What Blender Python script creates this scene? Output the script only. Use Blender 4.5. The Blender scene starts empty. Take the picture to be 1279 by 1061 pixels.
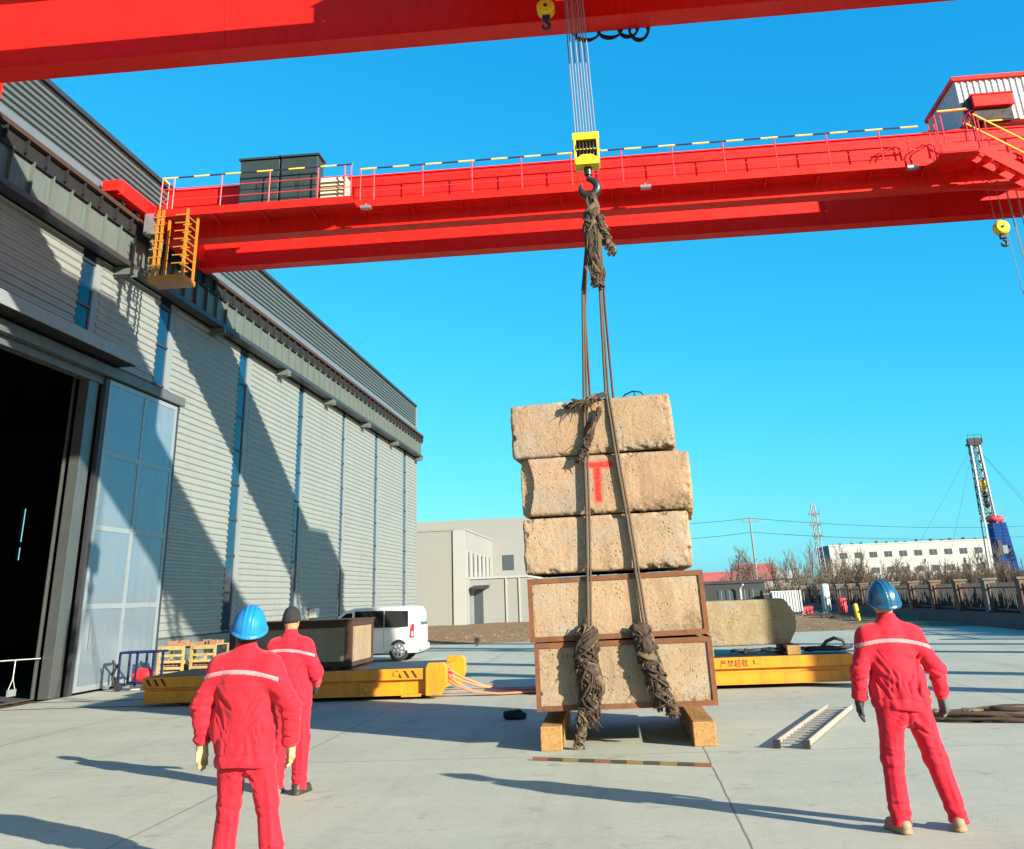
import bpy, bmesh, math, random
import numpy as np
from mathutils import Vector, Matrix
R = math.radians
C = bpy.context.scene
COL = C.collection
random.seed(7)

# ------------------------------------------------------------------ helpers
def link(o, parent=None):
    COL.objects.link(o)
    if parent is not None: o.parent = parent
    return o
def tag(o, label=None, cat=None, group=None, kind=None):
    if label: o['label'] = label
    if cat: o['category'] = cat
    if group: o['group'] = group
    if kind: o['kind'] = kind
    return o
def empty(name, loc=(0,0,0), label=None, cat=None, group=None, rz=0):
    o = bpy.data.objects.new(name, None); o.empty_display_size = .2
    o.location = loc; o.rotation_euler = (0,0,rz)
    link(o); return tag(o, label, cat, group)
def children(o): return [c for c in COL.objects if c.parent == o]
def copy_tree(o, parent=None):
    c = o.copy(); COL.objects.link(c)
    if parent is not None: c.parent = parent
    for ch in children(o): copy_tree(ch, c)
    return c

class MB:
    def __init__(s): s.bm = bmesh.new()
    def hexa(s, p):
        v = [s.bm.verts.new(q) for q in p]
        for f in ((0,3,2,1),(4,5,6,7),(0,1,5,4),(1,2,6,5),(2,3,7,6),(3,0,4,7)):
            s.bm.faces.new([v[i] for i in f])
        return s
    def box(s, x0,x1,y0,y1,z0,z1, M=None):
        p = [Vector(q) for q in ((x0,y0,z0),(x1,y0,z0),(x1,y1,z0),(x0,y1,z0),(x0,y0,z1),(x1,y0,z1),(x1,y1,z1),(x0,y1,z1))]
        if M is not None: p = [M @ q for q in p]
        return s.hexa(p)
    def tube(s, pts, r, n=8, cap=True, r2=None, flat=1.0, tw=0.0):
        """swept tube along pts; r number or list; flat = squash of the second axis"""
        pts = [Vector(p) for p in pts]; m = len(pts)
        rs = r if isinstance(r,(list,tuple)) else [r + ((r2-r)*i/(m-1) if r2 is not None else 0) for i in range(m)]
        t0 = (pts[1]-pts[0]).normalized()
        u = t0.orthogonal().normalized(); rings = []
        for i in range(m):
            t = (pts[min(i+1,m-1)]-pts[max(i-1,0)])
            t = t.normalized() if t.length > 1e-9 else t0
            u = (u - t*u.dot(t))
            u = u.normalized() if u.length > 1e-6 else t.orthogonal().normalized()
            w = t.cross(u); ring = []
            for k in range(n):
                a = 2*math.pi*k/n; c_, s_ = math.cos(a), math.sin(a)*flat
                if tw:
                    b = tw*i; c_, s_ = c_*math.cos(b)-s_*math.sin(b), c_*math.sin(b)+s_*math.cos(b)
                ring.append(s.bm.verts.new(pts[i] + (u*c_ + w*s_)*rs[i]))
            rings.append(ring)
        for i in range(m-1):
            for k in range(n):
                s.bm.faces.new((rings[i][k], rings[i][(k+1)%n], rings[i+1][(k+1)%n], rings[i+1][k]))
        if cap:
            s.bm.faces.new(rings[0][::-1]); s.bm.faces.new(rings[-1])
        return s
    def bar(s, a, b, w, h=None, up=(0,0,1)):
        """rectangular bar from a to b, w across, h along up"""
        a, b = Vector(a), Vector(b); h = h or w; t = (b-a).normalized(); up = Vector(up)
        if abs(t.dot(up)) > .99: up = Vector((0,1,0))
        x = t.cross(up).normalized(); z = x.cross(t)
        p = [q + x*(i*w/2) + z*(j*h/2) for q in (a,b) for i,j in ((-1,-1),(1,-1),(1,1),(-1,1))]
        return s.hexa(p)
    def prism(s, poly, axis, a, b):
        """polygon (2 tuples) extruded along axis from a to b. axis 'x': (y,z); 'y': (x,z); 'z': (x,y)"""
        f = {'x':lambda q,t:(t,q[0],q[1]), 'y':lambda q,t:(q[0],t,q[1]), 'z':lambda q,t:(q[0],q[1],t)}[axis]
        A = [s.bm.verts.new(f(q,a)) for q in poly]; B = [s.bm.verts.new(f(q,b)) for q in poly]; n = len(poly)
        s.bm.faces.new(A[::-1]); s.bm.faces.new(B)
        for i in range(n): s.bm.faces.new((A[i],A[(i+1)%n],B[(i+1)%n],B[i]))
        return s
    def lathe(s, prof, M=None, n=20, loop=False):
        """profile of (r,z) about z"""
        rings = []
        for r,z in prof:
            ring = []
            for k in range(n):
                a = 2*math.pi*k/n; q = Vector((r*math.cos(a), r*math.sin(a), z))
                ring.append(s.bm.verts.new(M @ q if M is not None else q))
            rings.append(ring)
        for i in range(len(rings)-1):
            for k in range(n): s.bm.faces.new((rings[i][k],rings[i][(k+1)%n],rings[i+1][(k+1)%n],rings[i+1][k]))
        if loop:
            for k in range(n): s.bm.faces.new((rings[-1][k],rings[-1][(k+1)%n],rings[0][(k+1)%n],rings[0][k]))
        else:
            s.bm.faces.new(rings[0][::-1]); s.bm.faces.new(rings[-1])
        return s
    def sheet(s, pts):
        s.bm.faces.new([s.bm.verts.new(p) for p in pts]); return s
    def split(s):
        """the separate pieces, each as its own MB"""
        s.bm.verts.index_update(); seen = set(); out = []
        for v in s.bm.verts:
            if v.index in seen: continue
            st = [v]; isl = []; seen.add(v.index)
            while st:
                q = st.pop(); isl.append(q)
                for e in q.link_edges:
                    o = e.other_vert(q)
                    if o.index not in seen: seen.add(o.index); st.append(o)
            m = MB(); mp = {q: m.bm.verts.new(q.co) for q in isl}
            for f in {f for q in isl for f in q.link_faces}: m.bm.faces.new([mp[q] for q in f.verts])
            out.append(m)
        return out
    def each(s, name, mat, parent=None, **k): return [m.build(name, mat, parent, **k) for m in s.split()]
    def build(s, name, mat, parent=None, smooth=False, bevel=0, loc=None):
        bmesh.ops.recalc_face_normals(s.bm, faces=s.bm.faces)
        me = bpy.data.meshes.new(name); s.bm.to_mesh(me); s.bm.free()
        for m in (mat if isinstance(mat,(list,tuple)) else [mat]): me.materials.append(m)
        if smooth:
            me.polygons.foreach_set('use_smooth', [True]*len(me.polygons))
            if smooth != 'full': me.set_sharp_from_angle(angle=R(42))
        o = bpy.data.objects.new(name, me); link(o, parent)
        if loc: o.location = loc
        if bevel:
            b = o.modifiers.new('bevel','BEVEL'); b.width = bevel; b.segments = 2; b.limit_method = 'ANGLE'; b.angle_limit = R(40); b.harden_normals = False
        return o

# ------------------------------------------------------------------ materials
class NT:
    def __init__(s, name):
        s.m = bpy.data.materials.new(name); s.m.use_nodes = True
        s.t = s.m.node_tree; s.b = s.t.nodes['Principled BSDF']; s.tc = None; s.loc = (0,0,0)
    def n(s, typ, **k):
        x = s.t.nodes.new('ShaderNode'+typ)
        for a,v in k.items():
            if a.startswith('i_'):
                key = a[2:]; x.inputs[int(key) if key.isdigit() else key.replace('_',' ')].default_value = v
            else: setattr(x, a, v)
        return x
    def l(s, a, b): s.t.links.new(a, b)
    def coord(s, scale=(1,1,1), which='Object', rot=(0,0,0)):
        if s.tc is None: s.tc = s.n('TexCoord')
        mp = s.n('Mapping'); mp.inputs['Scale'].default_value = scale; mp.inputs['Rotation'].default_value = rot; mp.inputs['Location'].default_value = s.loc
        s.l(s.tc.outputs[which], mp.inputs['Vector']); return mp.outputs['Vector']
    def noise(s, scale, detail=4, rough=.55, vec=None, dist=0):
        x = s.n('TexNoise'); x.inputs['Scale'].default_value = scale; x.inputs['Detail'].default_value = detail
        x.inputs['Roughness'].default_value = rough; x.inputs['Distortion'].default_value = dist
        s.l(vec if vec is not None else s.coord(), x.inputs['Vector']); return x.outputs['Fac']
    def ramp(s, fac, stops, interp='LINEAR'):
        r = s.n('ValToRGB'); e = r.color_ramp.elements; r.color_ramp.interpolation = interp
        while len(e) < len(stops): e.new(.5)
        for i,(p,c) in enumerate(stops):
            e[i].position = p; e[i].color = (c,c,c,1) if isinstance(c,(int,float)) else (*c[:3],1)
        s.l(fac, r.inputs[0]); return r.outputs[0]
    def mix(s, fac, a, b, mode='MIX'):
        x = s.n('Mix', data_type='RGBA', blend_type=mode)
        for sock,v in ((x.inputs[0],fac),(x.inputs[6],a),(x.inputs[7],b)):
            if isinstance(v,(int,float)): sock.default_value = v
            elif isinstance(v,(tuple,list)): sock.default_value = (*v[:3],1)
            else: s.l(v, sock)
        return x.outputs[2]
    def math(s, op, a, b=0, c=None):
        x = s.n('Math', operation=op)
        for i,v in enumerate((a,b) if c is None else (a,b,c)):
            if isinstance(v,(int,float)): x.inputs[i].default_value = v
            else: s.l(v, x.inputs[i])
        return x.outputs[0]
    def bump(s, h, strength=.3, dist=.01, normal=None):
        b = s.n('Bump'); b.inputs['Strength'].default_value = strength; b.inputs['Distance'].default_value = dist
        s.l(h, b.inputs['Height'])
        if normal is not None: s.l(normal, b.inputs['Normal'])
        return b.outputs['Normal']
    def fin(s, col=None, rough=None, normal=None, metal=None, spec=None):
        for k,v in (('Base Color',col),('Roughness',rough),('Normal',normal),('Metallic',metal),('Specular IOR Level',spec)):
            if v is None: continue
            if isinstance(v,(int,float)): s.b.inputs[k].default_value = v
            elif isinstance(v,(tuple,list)): s.b.inputs[k].default_value = (*v[:3],1)
            else: s.l(v, s.b.inputs[k])
        return s.m
def mul(c,k): return tuple(min(1,x*k) for x in c)
def paint(name, col, rough=.45, var=.12, scale=1.2, metal=0, dirt=None, damt=.35, streak=True, bumpy=.06, bscale=30):
    """painted or plain surface: broad tone drift, vertical dirt streaks, worn gloss, faint relief"""
    t = NT(name)
    c = t.mix(t.noise(scale,5,.6), mul(col,1-var), mul(col,1+var))
    if dirt:
        v = t.coord((3,3,.35) if streak else (1.6,1.6,1.6))
        d = t.ramp(t.noise(2.2,6,.65,v), [(.48,0),(.72,damt)])
        c = t.mix(d, c, dirt)
    r = t.ramp(t.noise(scale*3,3), [(.3,max(0,rough-.1)),(.75,min(1,rough+.12))])
    return t.fin(c, r, t.bump(t.noise(bscale,3), bumpy, .01), metal)

RED = (.74,.0115,.0065)
M = {}
M['red'] = paint('crane_red_paint', RED, .5, .08, .5, dirt=(.42,.006,.004), damt=.45)
M['red'].node_tree.nodes['Principled BSDF'].inputs['Specular IOR Level'].default_value = .22
M['red_rail'] = paint('rail_red_paint', (.58,.03,.04), .4, .06)
M['yellow'] = paint('yellow_paint', (.62,.215,.005), .45, .1, 1.5, dirt=(.2,.1,.03), damt=.55)
M['hook_yellow'] = paint('hook_block_yellow', (.68,.46,.008), .4, .08, 2, dirt=(.2,.13,.02), damt=.4)
M['cage_yellow'] = paint('cage_yellow_paint', (.34,.14,.010), .45, .1, 2)
M['shade_black'] = paint('flange_shade_black', (.0045,.0045,.005), .8, .3, 2)  # near black, carries the shade under the runway flange in its colour
M['black'] = paint('black_paint', (.012,.012,.013), .45, .2, 2)
M['rubber'] = paint('black_rubber', (.018,.018,.02), .7, .2, 5)
M['stripe_yellow'] = paint('rail_yellow', (.80,.52,.06), .4, .06)
M['stripe_black'] = paint('rail_black', (.015,.02,.05), .4, .1)
M['steel_dark'] = paint('dark_steel', (.03,.03,.032), .5, .25, 3, metal=.4)
M['steel'] = paint('bare_steel', (.33,.33,.34), .4, .15, 6, metal=.7)
M['wire'] = paint('wire_rope', (.20,.205,.21), .5, .25, 20, metal=.4)
M['cabinet'] = paint('cabinet_dark_green_grey', (.025,.034,.030), .4, .12, 1)
M['white'] = paint('white_paint', (.43,.44,.41), .45, .05, 1, dirt=(.4,.38,.33), damt=.35)
M['cream'] = paint('cream_white', (.50,.43,.31), .5, .06, 2)
M['head_grey'] = paint('door_head_grey', (.075,.085,.083), .5, .12, 1, dirt=(.03,.03,.03), damt=.4)
M['trim_dark'] = paint('dark_trim', (.025,.026,.03), .5, .2, 1)
M['trim_grey'] = paint('grey_trim', (.17,.19,.19), .45, .1, 1, dirt=(.12,.12,.11), damt=.4)
M['runway_grey'] = paint('runway_grey_green', (.085,.105,.092), .5, .14, .8, dirt=(.05,.05,.045), damt=.5)
M['rust'] = paint('rusty_steel', (.135,.046,.013), .8, .45, 5, dirt=(.05,.019,.009), damt=.85, streak=False, bumpy=.5, bscale=60)
M['rust_dark'] = paint('dark_rusty_steel', (.040,.016,.008), .8, .35, 4, bumpy=.25, bscale=50)
M['flashing'] = paint('white_flashing', (.13,.145,.155), .35, .1, 1, metal=.2)
M['blue_steel'] = paint('blue_steel', (.006,.013,.06), .4, .15, 2)
M['red_tank'] = paint('red_tank_paint', (.75,.02,.025), .35, .06, 4)
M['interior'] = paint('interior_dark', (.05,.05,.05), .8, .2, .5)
M['pier_grey'] = paint('pale_pier_render', (.28,.285,.265), .8, .05, .4)
M['bldg_grey'] = paint('pale_grey_render', (.205,.21,.193), .85, .05, .25, dirt=(.22,.215,.19), damt=.4)
M['bldg_white'] = paint('white_render', (.36,.37,.33), .8, .05, .1, dirt=(.27,.26,.23), damt=.4)
M['bldg_dark'] = paint('dark_cladding', (.022,.026,.025), .55, .2, .4)
M['roof_red'] = paint('far_red_roof', (.45,.09,.07), .8, .2, .3)
M['win_dark'] = paint('far_window', (.05,.06,.07), .15, .2, .5)
M['blue_tarp'] = paint('blue_tarpaulin', (.002,.040,.19), .55, .35, .6, bumpy=.6, bscale=2)
M['blue_tarp'].node_tree.nodes['Principled BSDF'].inputs['Specular IOR Level'].default_value = .08
M['red_tarp'] = paint('red_tarpaulin', (.6,.04,.06), .6, .15, 1)
M['pillar'] = paint('fence_pillar_render', (.115,.062,.036), .85, .18, 1.2, dirt=(.2,.15,.11), damt=.6)
M['pillar_grey'] = paint('fence_pillar_grey', (.11,.10,.08), .85, .15, 1.2, dirt=(.2,.17,.13), damt=.6)
M['base_wall'] = paint('fence_base_wall', (.075,.075,.075), .85, .25, .8, dirt=(.16,.12,.09), damt=.4)
M['iron'] = paint('dark_iron', (.02,.018,.018), .6, .2, 3)
M['bark'] = paint('bare_bark', (.10,.07,.05), .9, .3, 2)
M['twig'] = paint('dry_twig', (.105,.072,.044), .9, .3, .5)
M['twig_pale'] = paint('pale_twig', (.14,.11,.082), .9, .25, .5)
M['weed'] = paint('dark_dry_weeds', (.022,.015,.010), .95, .35, .6)
M['needle'] = paint('dark_needles', (.018,.030,.014), .8, .3, 1)
M['orange_hose'] = paint('orange_cable', (.45,.16,.075), .55, .12, 5)
M['lamp_red'] = paint('red_lamp_lens', (.7,.02,.03), .25, .1, 5)
M['hole_black'] = paint('shadowed_hollow_paint', (.02,.012,.012), .7, .2, 2)
M['tarmac_black'] = paint('black_fabric_cap', (.010,.010,.011), .9, .2, 30, bumpy=.4, bscale=220)
M['skin'] = paint('skin', (.42,.19,.10), .5, .1, 8)
M['hair'] = paint('grey_hair', (.20,.19,.17), .7, .25, 30, bumpy=.5, bscale=120)
M['helmet_blue'] = paint('bright_blue_helmet', (.008,.16,.42), .25, .06, 6)
M['helmet_teal'] = paint('teal_blue_helmet', (.006,.07,.14), .25, .08, 6)
M['strap'] = paint('grey_strap', (.42,.42,.42), .7, .1, 20)
M['shoe'] = paint('dark_shoe', (.03,.022,.018), .55, .3, 10)
M['shoe_tan'] = paint('dusty_tan_shoe', (.24,.15,.09), .7, .25, 12)
M['glove_black'] = paint('black_glove', (.018,.022,.022), .75, .25, 20, bumpy=.3, bscale=120)
M['glove_grey'] = paint('grey_green_glove', (.06,.085,.085), .75, .3, 14, bumpy=.3, bscale=120)

def cloth(name, col):
    t = NT(name)
    c = t.mix(t.noise(3,4), mul(col,.88), mul(col,1.1))
    c = t.mix(t.ramp(t.noise(9,5,.65), [(.56,0),(.78,.18)]), c, mul(col,.6))
    w = t.bump(t.noise(10,4,.55,t.coord((1.2,1.2,1)),1.2), .45, .016)
    weave = t.bump(t.noise(420,1), .18, .002, w)
    m = t.fin(c, .78, weave, 0, .25)
    t.b.inputs['Sheen Weight'].default_value = .12
    return m
M['suit'] = cloth('red_workwear', (.46,.0072,.021))
M['suit_b'] = cloth('red_padded_workwear', (.46,.0072,.019))
M['stripe'] = cloth('reflective_band', (.42,.19,.20))

def glove_tan():
    t = NT('tan_work_glove'); f = t.noise(9,4,.6)
    c = t.ramp(f, [(.35,(.20,.13,.06)),(.52,(.34,.26,.14)),(.7,(.42,.35,.22))])
    return t.fin(c, .85, t.bump(t.noise(180,2), .3, .003))
M['glove_tan'] = glove_tan()

def corrugated(name, col, var=.06, metal=.08, rough=.42, dirt=(.12,.12,.11)):
    t = NT(name)
    c = t.mix(t.noise(.35,4), mul(col,1-var), mul(col,1+var))
    c = t.mix(t.ramp(t.noise(1.2,6,.7,t.coord((1,2.5,.25))), [(.5,0),(.75,.3)]), c, dirt)
    c = t.mix(t.ramp(t.noise(7,3,.6,t.coord((1,.08,1))), [(.45,0),(.7,.12)]), c, mul(col,.6))
    return t.fin(c, t.ramp(t.noise(4,3), [(.3,rough-.07),(.7,rough+.12)]), t.bump(t.noise(1.3,2), .12, .02), metal)
M['clad'] = corrugated('ribbed_silver_cladding', (.205,.222,.203))
M['clad_dark'] = corrugated('ribbed_grey_cladding', (.075,.090,.088), rough=.38)
M['clad_white'] = corrugated('white_ribbed_sheet', (.46,.48,.46), metal=0, dirt=(.3,.3,.28))

def door_metal():
    t = NT('door_sheet_metal')
    v = t.coord((1,1,.06))
    c = t.mix(t.noise(5,4,.6,v), (.155,.205,.25), (.22,.275,.315))
    c = t.mix(t.ramp(t.noise(1.1,5,.6), [(.45,0),(.75,.4)]), c, (.26,.30,.32))
    return t.fin(c, t.ramp(t.noise(6,4,.6,v), [(.3,.14),(.75,.30)]), t.bump(t.noise(1.6,2,.5,t.coord((1,1,.3))), .25, .03), .45)
M['door'] = door_metal()
M['leaf_frame'] = paint('door_leaf_frame', (.24,.27,.28), .35, .08, 1, metal=.3)
M['door_frame'] = paint('door_frame_pale_grey', (.085,.095,.092), .35, .08, 1, metal=.45, dirt=(.13,.135,.13), damt=.4)
def glass():
    t = NT('blue_window_glass')
    return t.fin(t.mix(t.noise(.4,2), (.004,.022,.05), (.006,.035,.075)), .06, t.bump(t.noise(.7,2), .05, .02), 0, .45)
M['glass'] = glass()
M['car_glass'] = NT('car_glass').fin((.008,.009,.010), .05, None, 0, .6)
def carpaint():
    t = NT('white_van_paint')
    m = t.fin(t.mix(t.noise(1.2,3), (.50,.52,.48), (.56,.57,.53)), .28)
    t.b.inputs['Coat Weight'].default_value = .5; t.b.inputs['Coat Roughness'].default_value = .06
    return m
M['van'] = carpaint()

def granite():
    t = NT('granite_plinth')
    sp = t.ramp(t.noise(55,3,.7), [(.35,(.035,.045,.045)),(.55,(.11,.13,.125)),(.72,(.22,.25,.24))])
    c = t.mix(t.noise(.9,4), sp, (.09,.11,.105))
    br = t.n('TexBrick'); br.inputs['Scale'].default_value = 1; br.offset = 0
    br.inputs['Brick Width'].default_value = 1.0; br.inputs['Row Height'].default_value = .52; br.inputs['Mortar Size'].default_value = .008
    mp = t.coord((1,1,1), rot=(0,R(90),R(90)))
    sx = t.n('SeparateXYZ'); t.l(t.coord(), sx.inputs[0]); cx = t.n('CombineXYZ'); t.l(sx.outputs[1],cx.inputs[0]); t.l(sx.outputs[2],cx.inputs[1])
    t.l(cx.outputs[0], br.inputs['Vector'])
    c = t.mix(br.outputs['Fac'], c, (.03,.035,.035))
    return t.fin(c, .5, t.bump(t.noise(60,3), .1, .01))
M['granite'] = granite()

def concrete_block(name, base, tmark=False, stain=.5):
    t = NT(name); off = tuple(random.uniform(5,90) for _ in range(3)); t.loc = off
    c = t.mix(t.noise(2.2,6,.65), mul(base,.66), mul(base,1.18))
    c = t.mix(t.ramp(t.noise(1.6,6,.7,t.coord((2.5,2.5,.5))), [(.50,0),(.72,stain)]), c, (.13,.085,.042))       # run-down stains
    c = t.mix(t.ramp(t.noise(1.1,5,.6), [(.5,0),(.75,.4)]), c, (.30,.225,.13))
    c = t.mix(t.ramp(t.noise(1.3,5,.6,t.coord((1,1,1.6),rot=(.4,1,.5))), [(.50,0),(.60,.55)]), c, mul((.33,.29,.235),.78))
    c = t.mix(t.ramp(t.noise(.9,3,.5,t.coord((1,1,1),rot=(1,2,.5))), [(.52,0),(.7,.22)]), c, (.30,.235,.19))
    vo = t.n('TexVoronoi'); vo.inputs['Scale'].default_value = 17; t.l(t.coord(), vo.inputs['Vector'])
    pit = t.ramp(vo.outputs['Distance'], [(.12,1),(.26,0)])
    pm = t.math('MULTIPLY', pit, t.ramp(t.noise(2.6,4), [(.45,0),(.65,1)]))
    c = t.mix(t.math('MULTIPLY',pm,.75), c, (.07,.055,.034))
    c = t.mix(t.ramp(t.noise(30,5,.75), [(.52,0),(.66,.7)]), c, mul(base,.38))
    c = t.mix(t.ramp(t.noise(75,3,.7), [(.55,0),(.7,.45)]), c, mul(base,1.5))
    c = t.mix(t.ramp(t.noise(1.7,7,.7,t.coord((1.6,1.6,.3)),1.2), [(.548,0),(.557,.55),(.566,0)]), c, mul(base,.35))
    # rougher exposed aggregate along the lower and end edges of the casting
    t.loc = (0,0,0); sx = t.n('SeparateXYZ'); t.l(t.coord(), sx.inputs[0]); t.loc = off
    edge = t.math('ADD', t.ramp(sx.outputs[2], [(0,0),(1,0)]), 0)
    low = t.math('ADD', t.math('MULTIPLY', t.math('SUBTRACT', -.22, sx.outputs[2]), 5), t.math('MULTIPLY', t.math('SUBTRACT', sx.outputs[0], .55), 1.1))
    lowc = t.n('Clamp'); t.l(t.math('ADD', low, t.math('MULTIPLY', t.math('SUBTRACT', t.noise(3,4), .5), 3)), lowc.inputs[0])
    agg = t.ramp(t.noise(19,4,.75), [(.44,0),(.58,1)])
    c = t.mix(t.math('MULTIPLY', t.math('MULTIPLY', lowc.outputs[0], agg), .9), c, (.085,.066,.036))
    if tmark:
        X, Z = sx.outputs[0], sx.outputs[2]
        wob = t.math('MULTIPLY', t.math('SUBTRACT', t.noise(9,3), .5), .035)
        def rect(x0,x1,z0,z1,soft):
            def edge_(v,lo,hi):
                a = t.n('MapRange'); a.inputs[1].default_value = lo-soft; a.inputs[2].default_value = lo+soft; t.l(t.math('ADD',v,wob), a.inputs[0])
                b = t.n('MapRange'); b.inputs[1].default_value = hi+soft; b.inputs[2].default_value = hi-soft; t.l(t.math('ADD',v,wob), b.inputs[0])
                return t.math('MULTIPLY', a.outputs[0], b.outputs[0])
            return t.math('MULTIPLY', edge_(X,x0,x1), edge_(Z,z0,z1))
        f = t.math('MAXIMUM', rect(*tmark[0],.022), rect(*tmark[1],.028))
        ny = t.n('NewGeometry')
        f = t.math('MULTIPLY', f, t.ramp(t.noise(22,4,.7), [(.2,.6),(.55,.97)]))
        front = t.math('LESS_THAN', sx.outputs[1], -.25)
        c = t.mix(t.math('MULTIPLY', f, front), c, (.45,.016,.014))
    h = t.math('SUBTRACT', t.noise(40,5,.7), t.math('MULTIPLY', pm, 1.2))
    n = t.bump(h, .6, .014)
    n = t.bump(t.noise(5,4), .15, .03, n)
    return t.fin(c, .9, n, 0, .2)
CB = (.325,.224,.138)
def wood(name, col, axis='y'):
    t = NT(name)
    s = {'x':(.6,9,9),'y':(9,.6,9),'z':(9,9,.6)}[axis]
    g = t.noise(2.5,6,.65,t.coord(s),1.5)
    c = t.ramp(g, [(.3,mul(col,.55)),(.5,col),(.7,mul(col,1.35))])
    c = t.mix(t.ramp(t.noise(2.5,4), [(.5,0),(.8,.5)]), c, mul(col,.4))
    return t.fin(c, .8, t.bump(g, .35, .01))
M['wood'] = wood('sawn_timber', (.28,.15,.045))
M['wood_x'] = wood('crate_wood', (.34,.24,.095), 'x')

def ground_concrete():
    t = NT('yard_concrete')
    base = t.mix(t.noise(.11,6,.6), (.305,.318,.248), (.395,.400,.312))
    base = t.mix(t.ramp(t.noise(.45,7,.65), [(.42,0),(.72,.5)]), base, (.270,.280,.230))
    base = t.mix(t.ramp(t.noise(.8,6,.7,t.coord((.15,1.2,1))), [(.5,0),(.72,.38)]), base, (.42,.425,.35))     # wiped bands across
    base = t.mix(t.ramp(t.noise(1.0,6,.7,t.coord((.9,.07,1),rot=(0,0,.5))), [(.53,0),(.72,.5)]), base, (.20,.20,.165)) # faint tracks
    base = t.mix(t.ramp(t.noise(16,5,.75), [(.52,0),(.8,.22)]), base, (.20,.20,.18))
    base = t.mix(t.ramp(t.noise(2.3,3,.6), [(.62,0),(.70,.45)]), base, (.17,.165,.135))
    base = t.mix(t.ramp(t.noise(.9,7,.75,t.coord((1,1,1),rot=(.3,0,2.1)),2.5), [(.488,0),(.497,.45),(.506,0)]), base, (.12,.12,.10))
    base = t.mix(t.ramp(t.noise(.33,5,.6,t.coord((1,1,1),rot=(0,0,1.1))), [(.5,0),(.75,.35)]), base, (.42,.395,.315))
    sx = t.n('SeparateXYZ'); t.l(t.coord(), sx.inputs[0])
    wob = t.math('MULTIPLY', t.math('SUBTRACT', t.noise(1.5,3), .5), .03)
    def joint(v, off, per, w):
        a = t.math('ADD', t.math('ADD', v, off), wob)
        m = t.math('ABSOLUTE', t.math('SUBTRACT', t.math('MODULO', t.math('ADD', a, 500*per), per), per/2))
        return t.math('LESS_THAN', m, w)
    j = t.math('MAXIMUM', joint(sx.outputs[0], -.77+2.6, 5.2, .010), joint(sx.outputs[1], -10.9, 6.0, .010))
    base = t.mix(t.math('MULTIPLY', j, .75), base, (.07,.07,.065))
    vo = t.n('TexVoronoi', feature='DISTANCE_TO_EDGE'); vo.inputs['Scale'].default_value = .16
    t.l(t.coord(), vo.inputs['Vector'])
    rough = t.ramp(t.noise(2,4), [(.3,.62),(.7,.85)])
    return t.fin(base, rough, t.bump(t.noise(60,4,.7), .25, .004), 0, .3)
M['yard'] = ground_concrete()
def dirt(name, a, b, c):
    t = NT(name)
    k = t.mix(t.noise(.25,6,.65), a, b)
    k = t.mix(t.ramp(t.noise(1.4,6,.7), [(.48,0),(.7,.6)]), k, c)
    return t.fin(k, .95, t.bump(t.noise(2.2,6,.7), .8, .25), 0, .1)
M['dirt'] = dirt('brown_dirt', (.20,.125,.068), (.28,.19,.11), (.13,.078,.042))
M['field'] = dirt('dry_field', (.060,.042,.025), (.085,.060,.034), (.038,.027,.017))

# ------------------------------------------------------------------ implicit surfaces (numpy)
def vnoise(P, seed=0):
    """smooth value noise in [-1,1]"""
    i = np.floor(P).astype(np.int64); f = P - i; f = f*f*(3-2*f)
    def h(x,y,z):
        n = (x*374761393 + y*668265263 + z*2147483647 + seed*1274126177) & 0xffffffff
        n = ((n ^ (n >> 13))*1274126177) & 0xffffffff; n = ((n ^ (n >> 16))*2246822519) & 0xffffffff
        return ((n ^ (n >> 15)) & 0xffff)/32767.5 - 1
    x,y,z = i[...,0],i[...,1],i[...,2]; fx,fy,fz = f[...,0],f[...,1],f[...,2]
    def lx(yy,zz): a = h(x,yy,zz); return a + (h(x+1,yy,zz)-a)*fx
    def ly(zz): a = lx(y,zz); return a + (lx(y+1,zz)-a)*fy
    a = ly(z); return a + (ly(z+1)-a)*fz
def fbm(P, octv=3, seed=0):
    s = 0; a = 1.0; n = 0
    for k in range(octv): s = s + a*vnoise(P*(2.03**k)+k*17.3, seed+k); n += a; a *= .5
    return s/n
def rcone(P, a, b, ra, rb, sc=(1,1,1)):
    sc = np.array(sc, float); Q = P/sc; a = np.array(a,float)/sc; b = np.array(b,float)/sc
    d = b-a; t = np.clip(((Q-a)@d)/max(d@d,1e-9), 0, 1)
    return (np.linalg.norm(Q-(a+t[...,None]*d), axis=-1) - (ra+(rb-ra)*t))*float(sc.min())
def ell(P, c, r):
    r = np.array(r,float); q = (P-np.array(c,float))/r; k = np.linalg.norm(q,axis=-1)
    return (k-1)*k/np.maximum(np.linalg.norm(q/r,axis=-1),1e-6)
def rbox(P, c, h, r):
    q = np.abs(P-np.array(c,float)) - (np.array(h,float)-r)
    return np.linalg.norm(np.maximum(q,0),axis=-1) + np.minimum(q.max(axis=-1),0) - r
def smin(a, b, k):
    h = np.clip(.5+.5*(b-a)/k, 0, 1); return b+(a-b)*h - k*h*(1-h)
def smax(a, b, k): return -smin(-a,-b,k)
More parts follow.
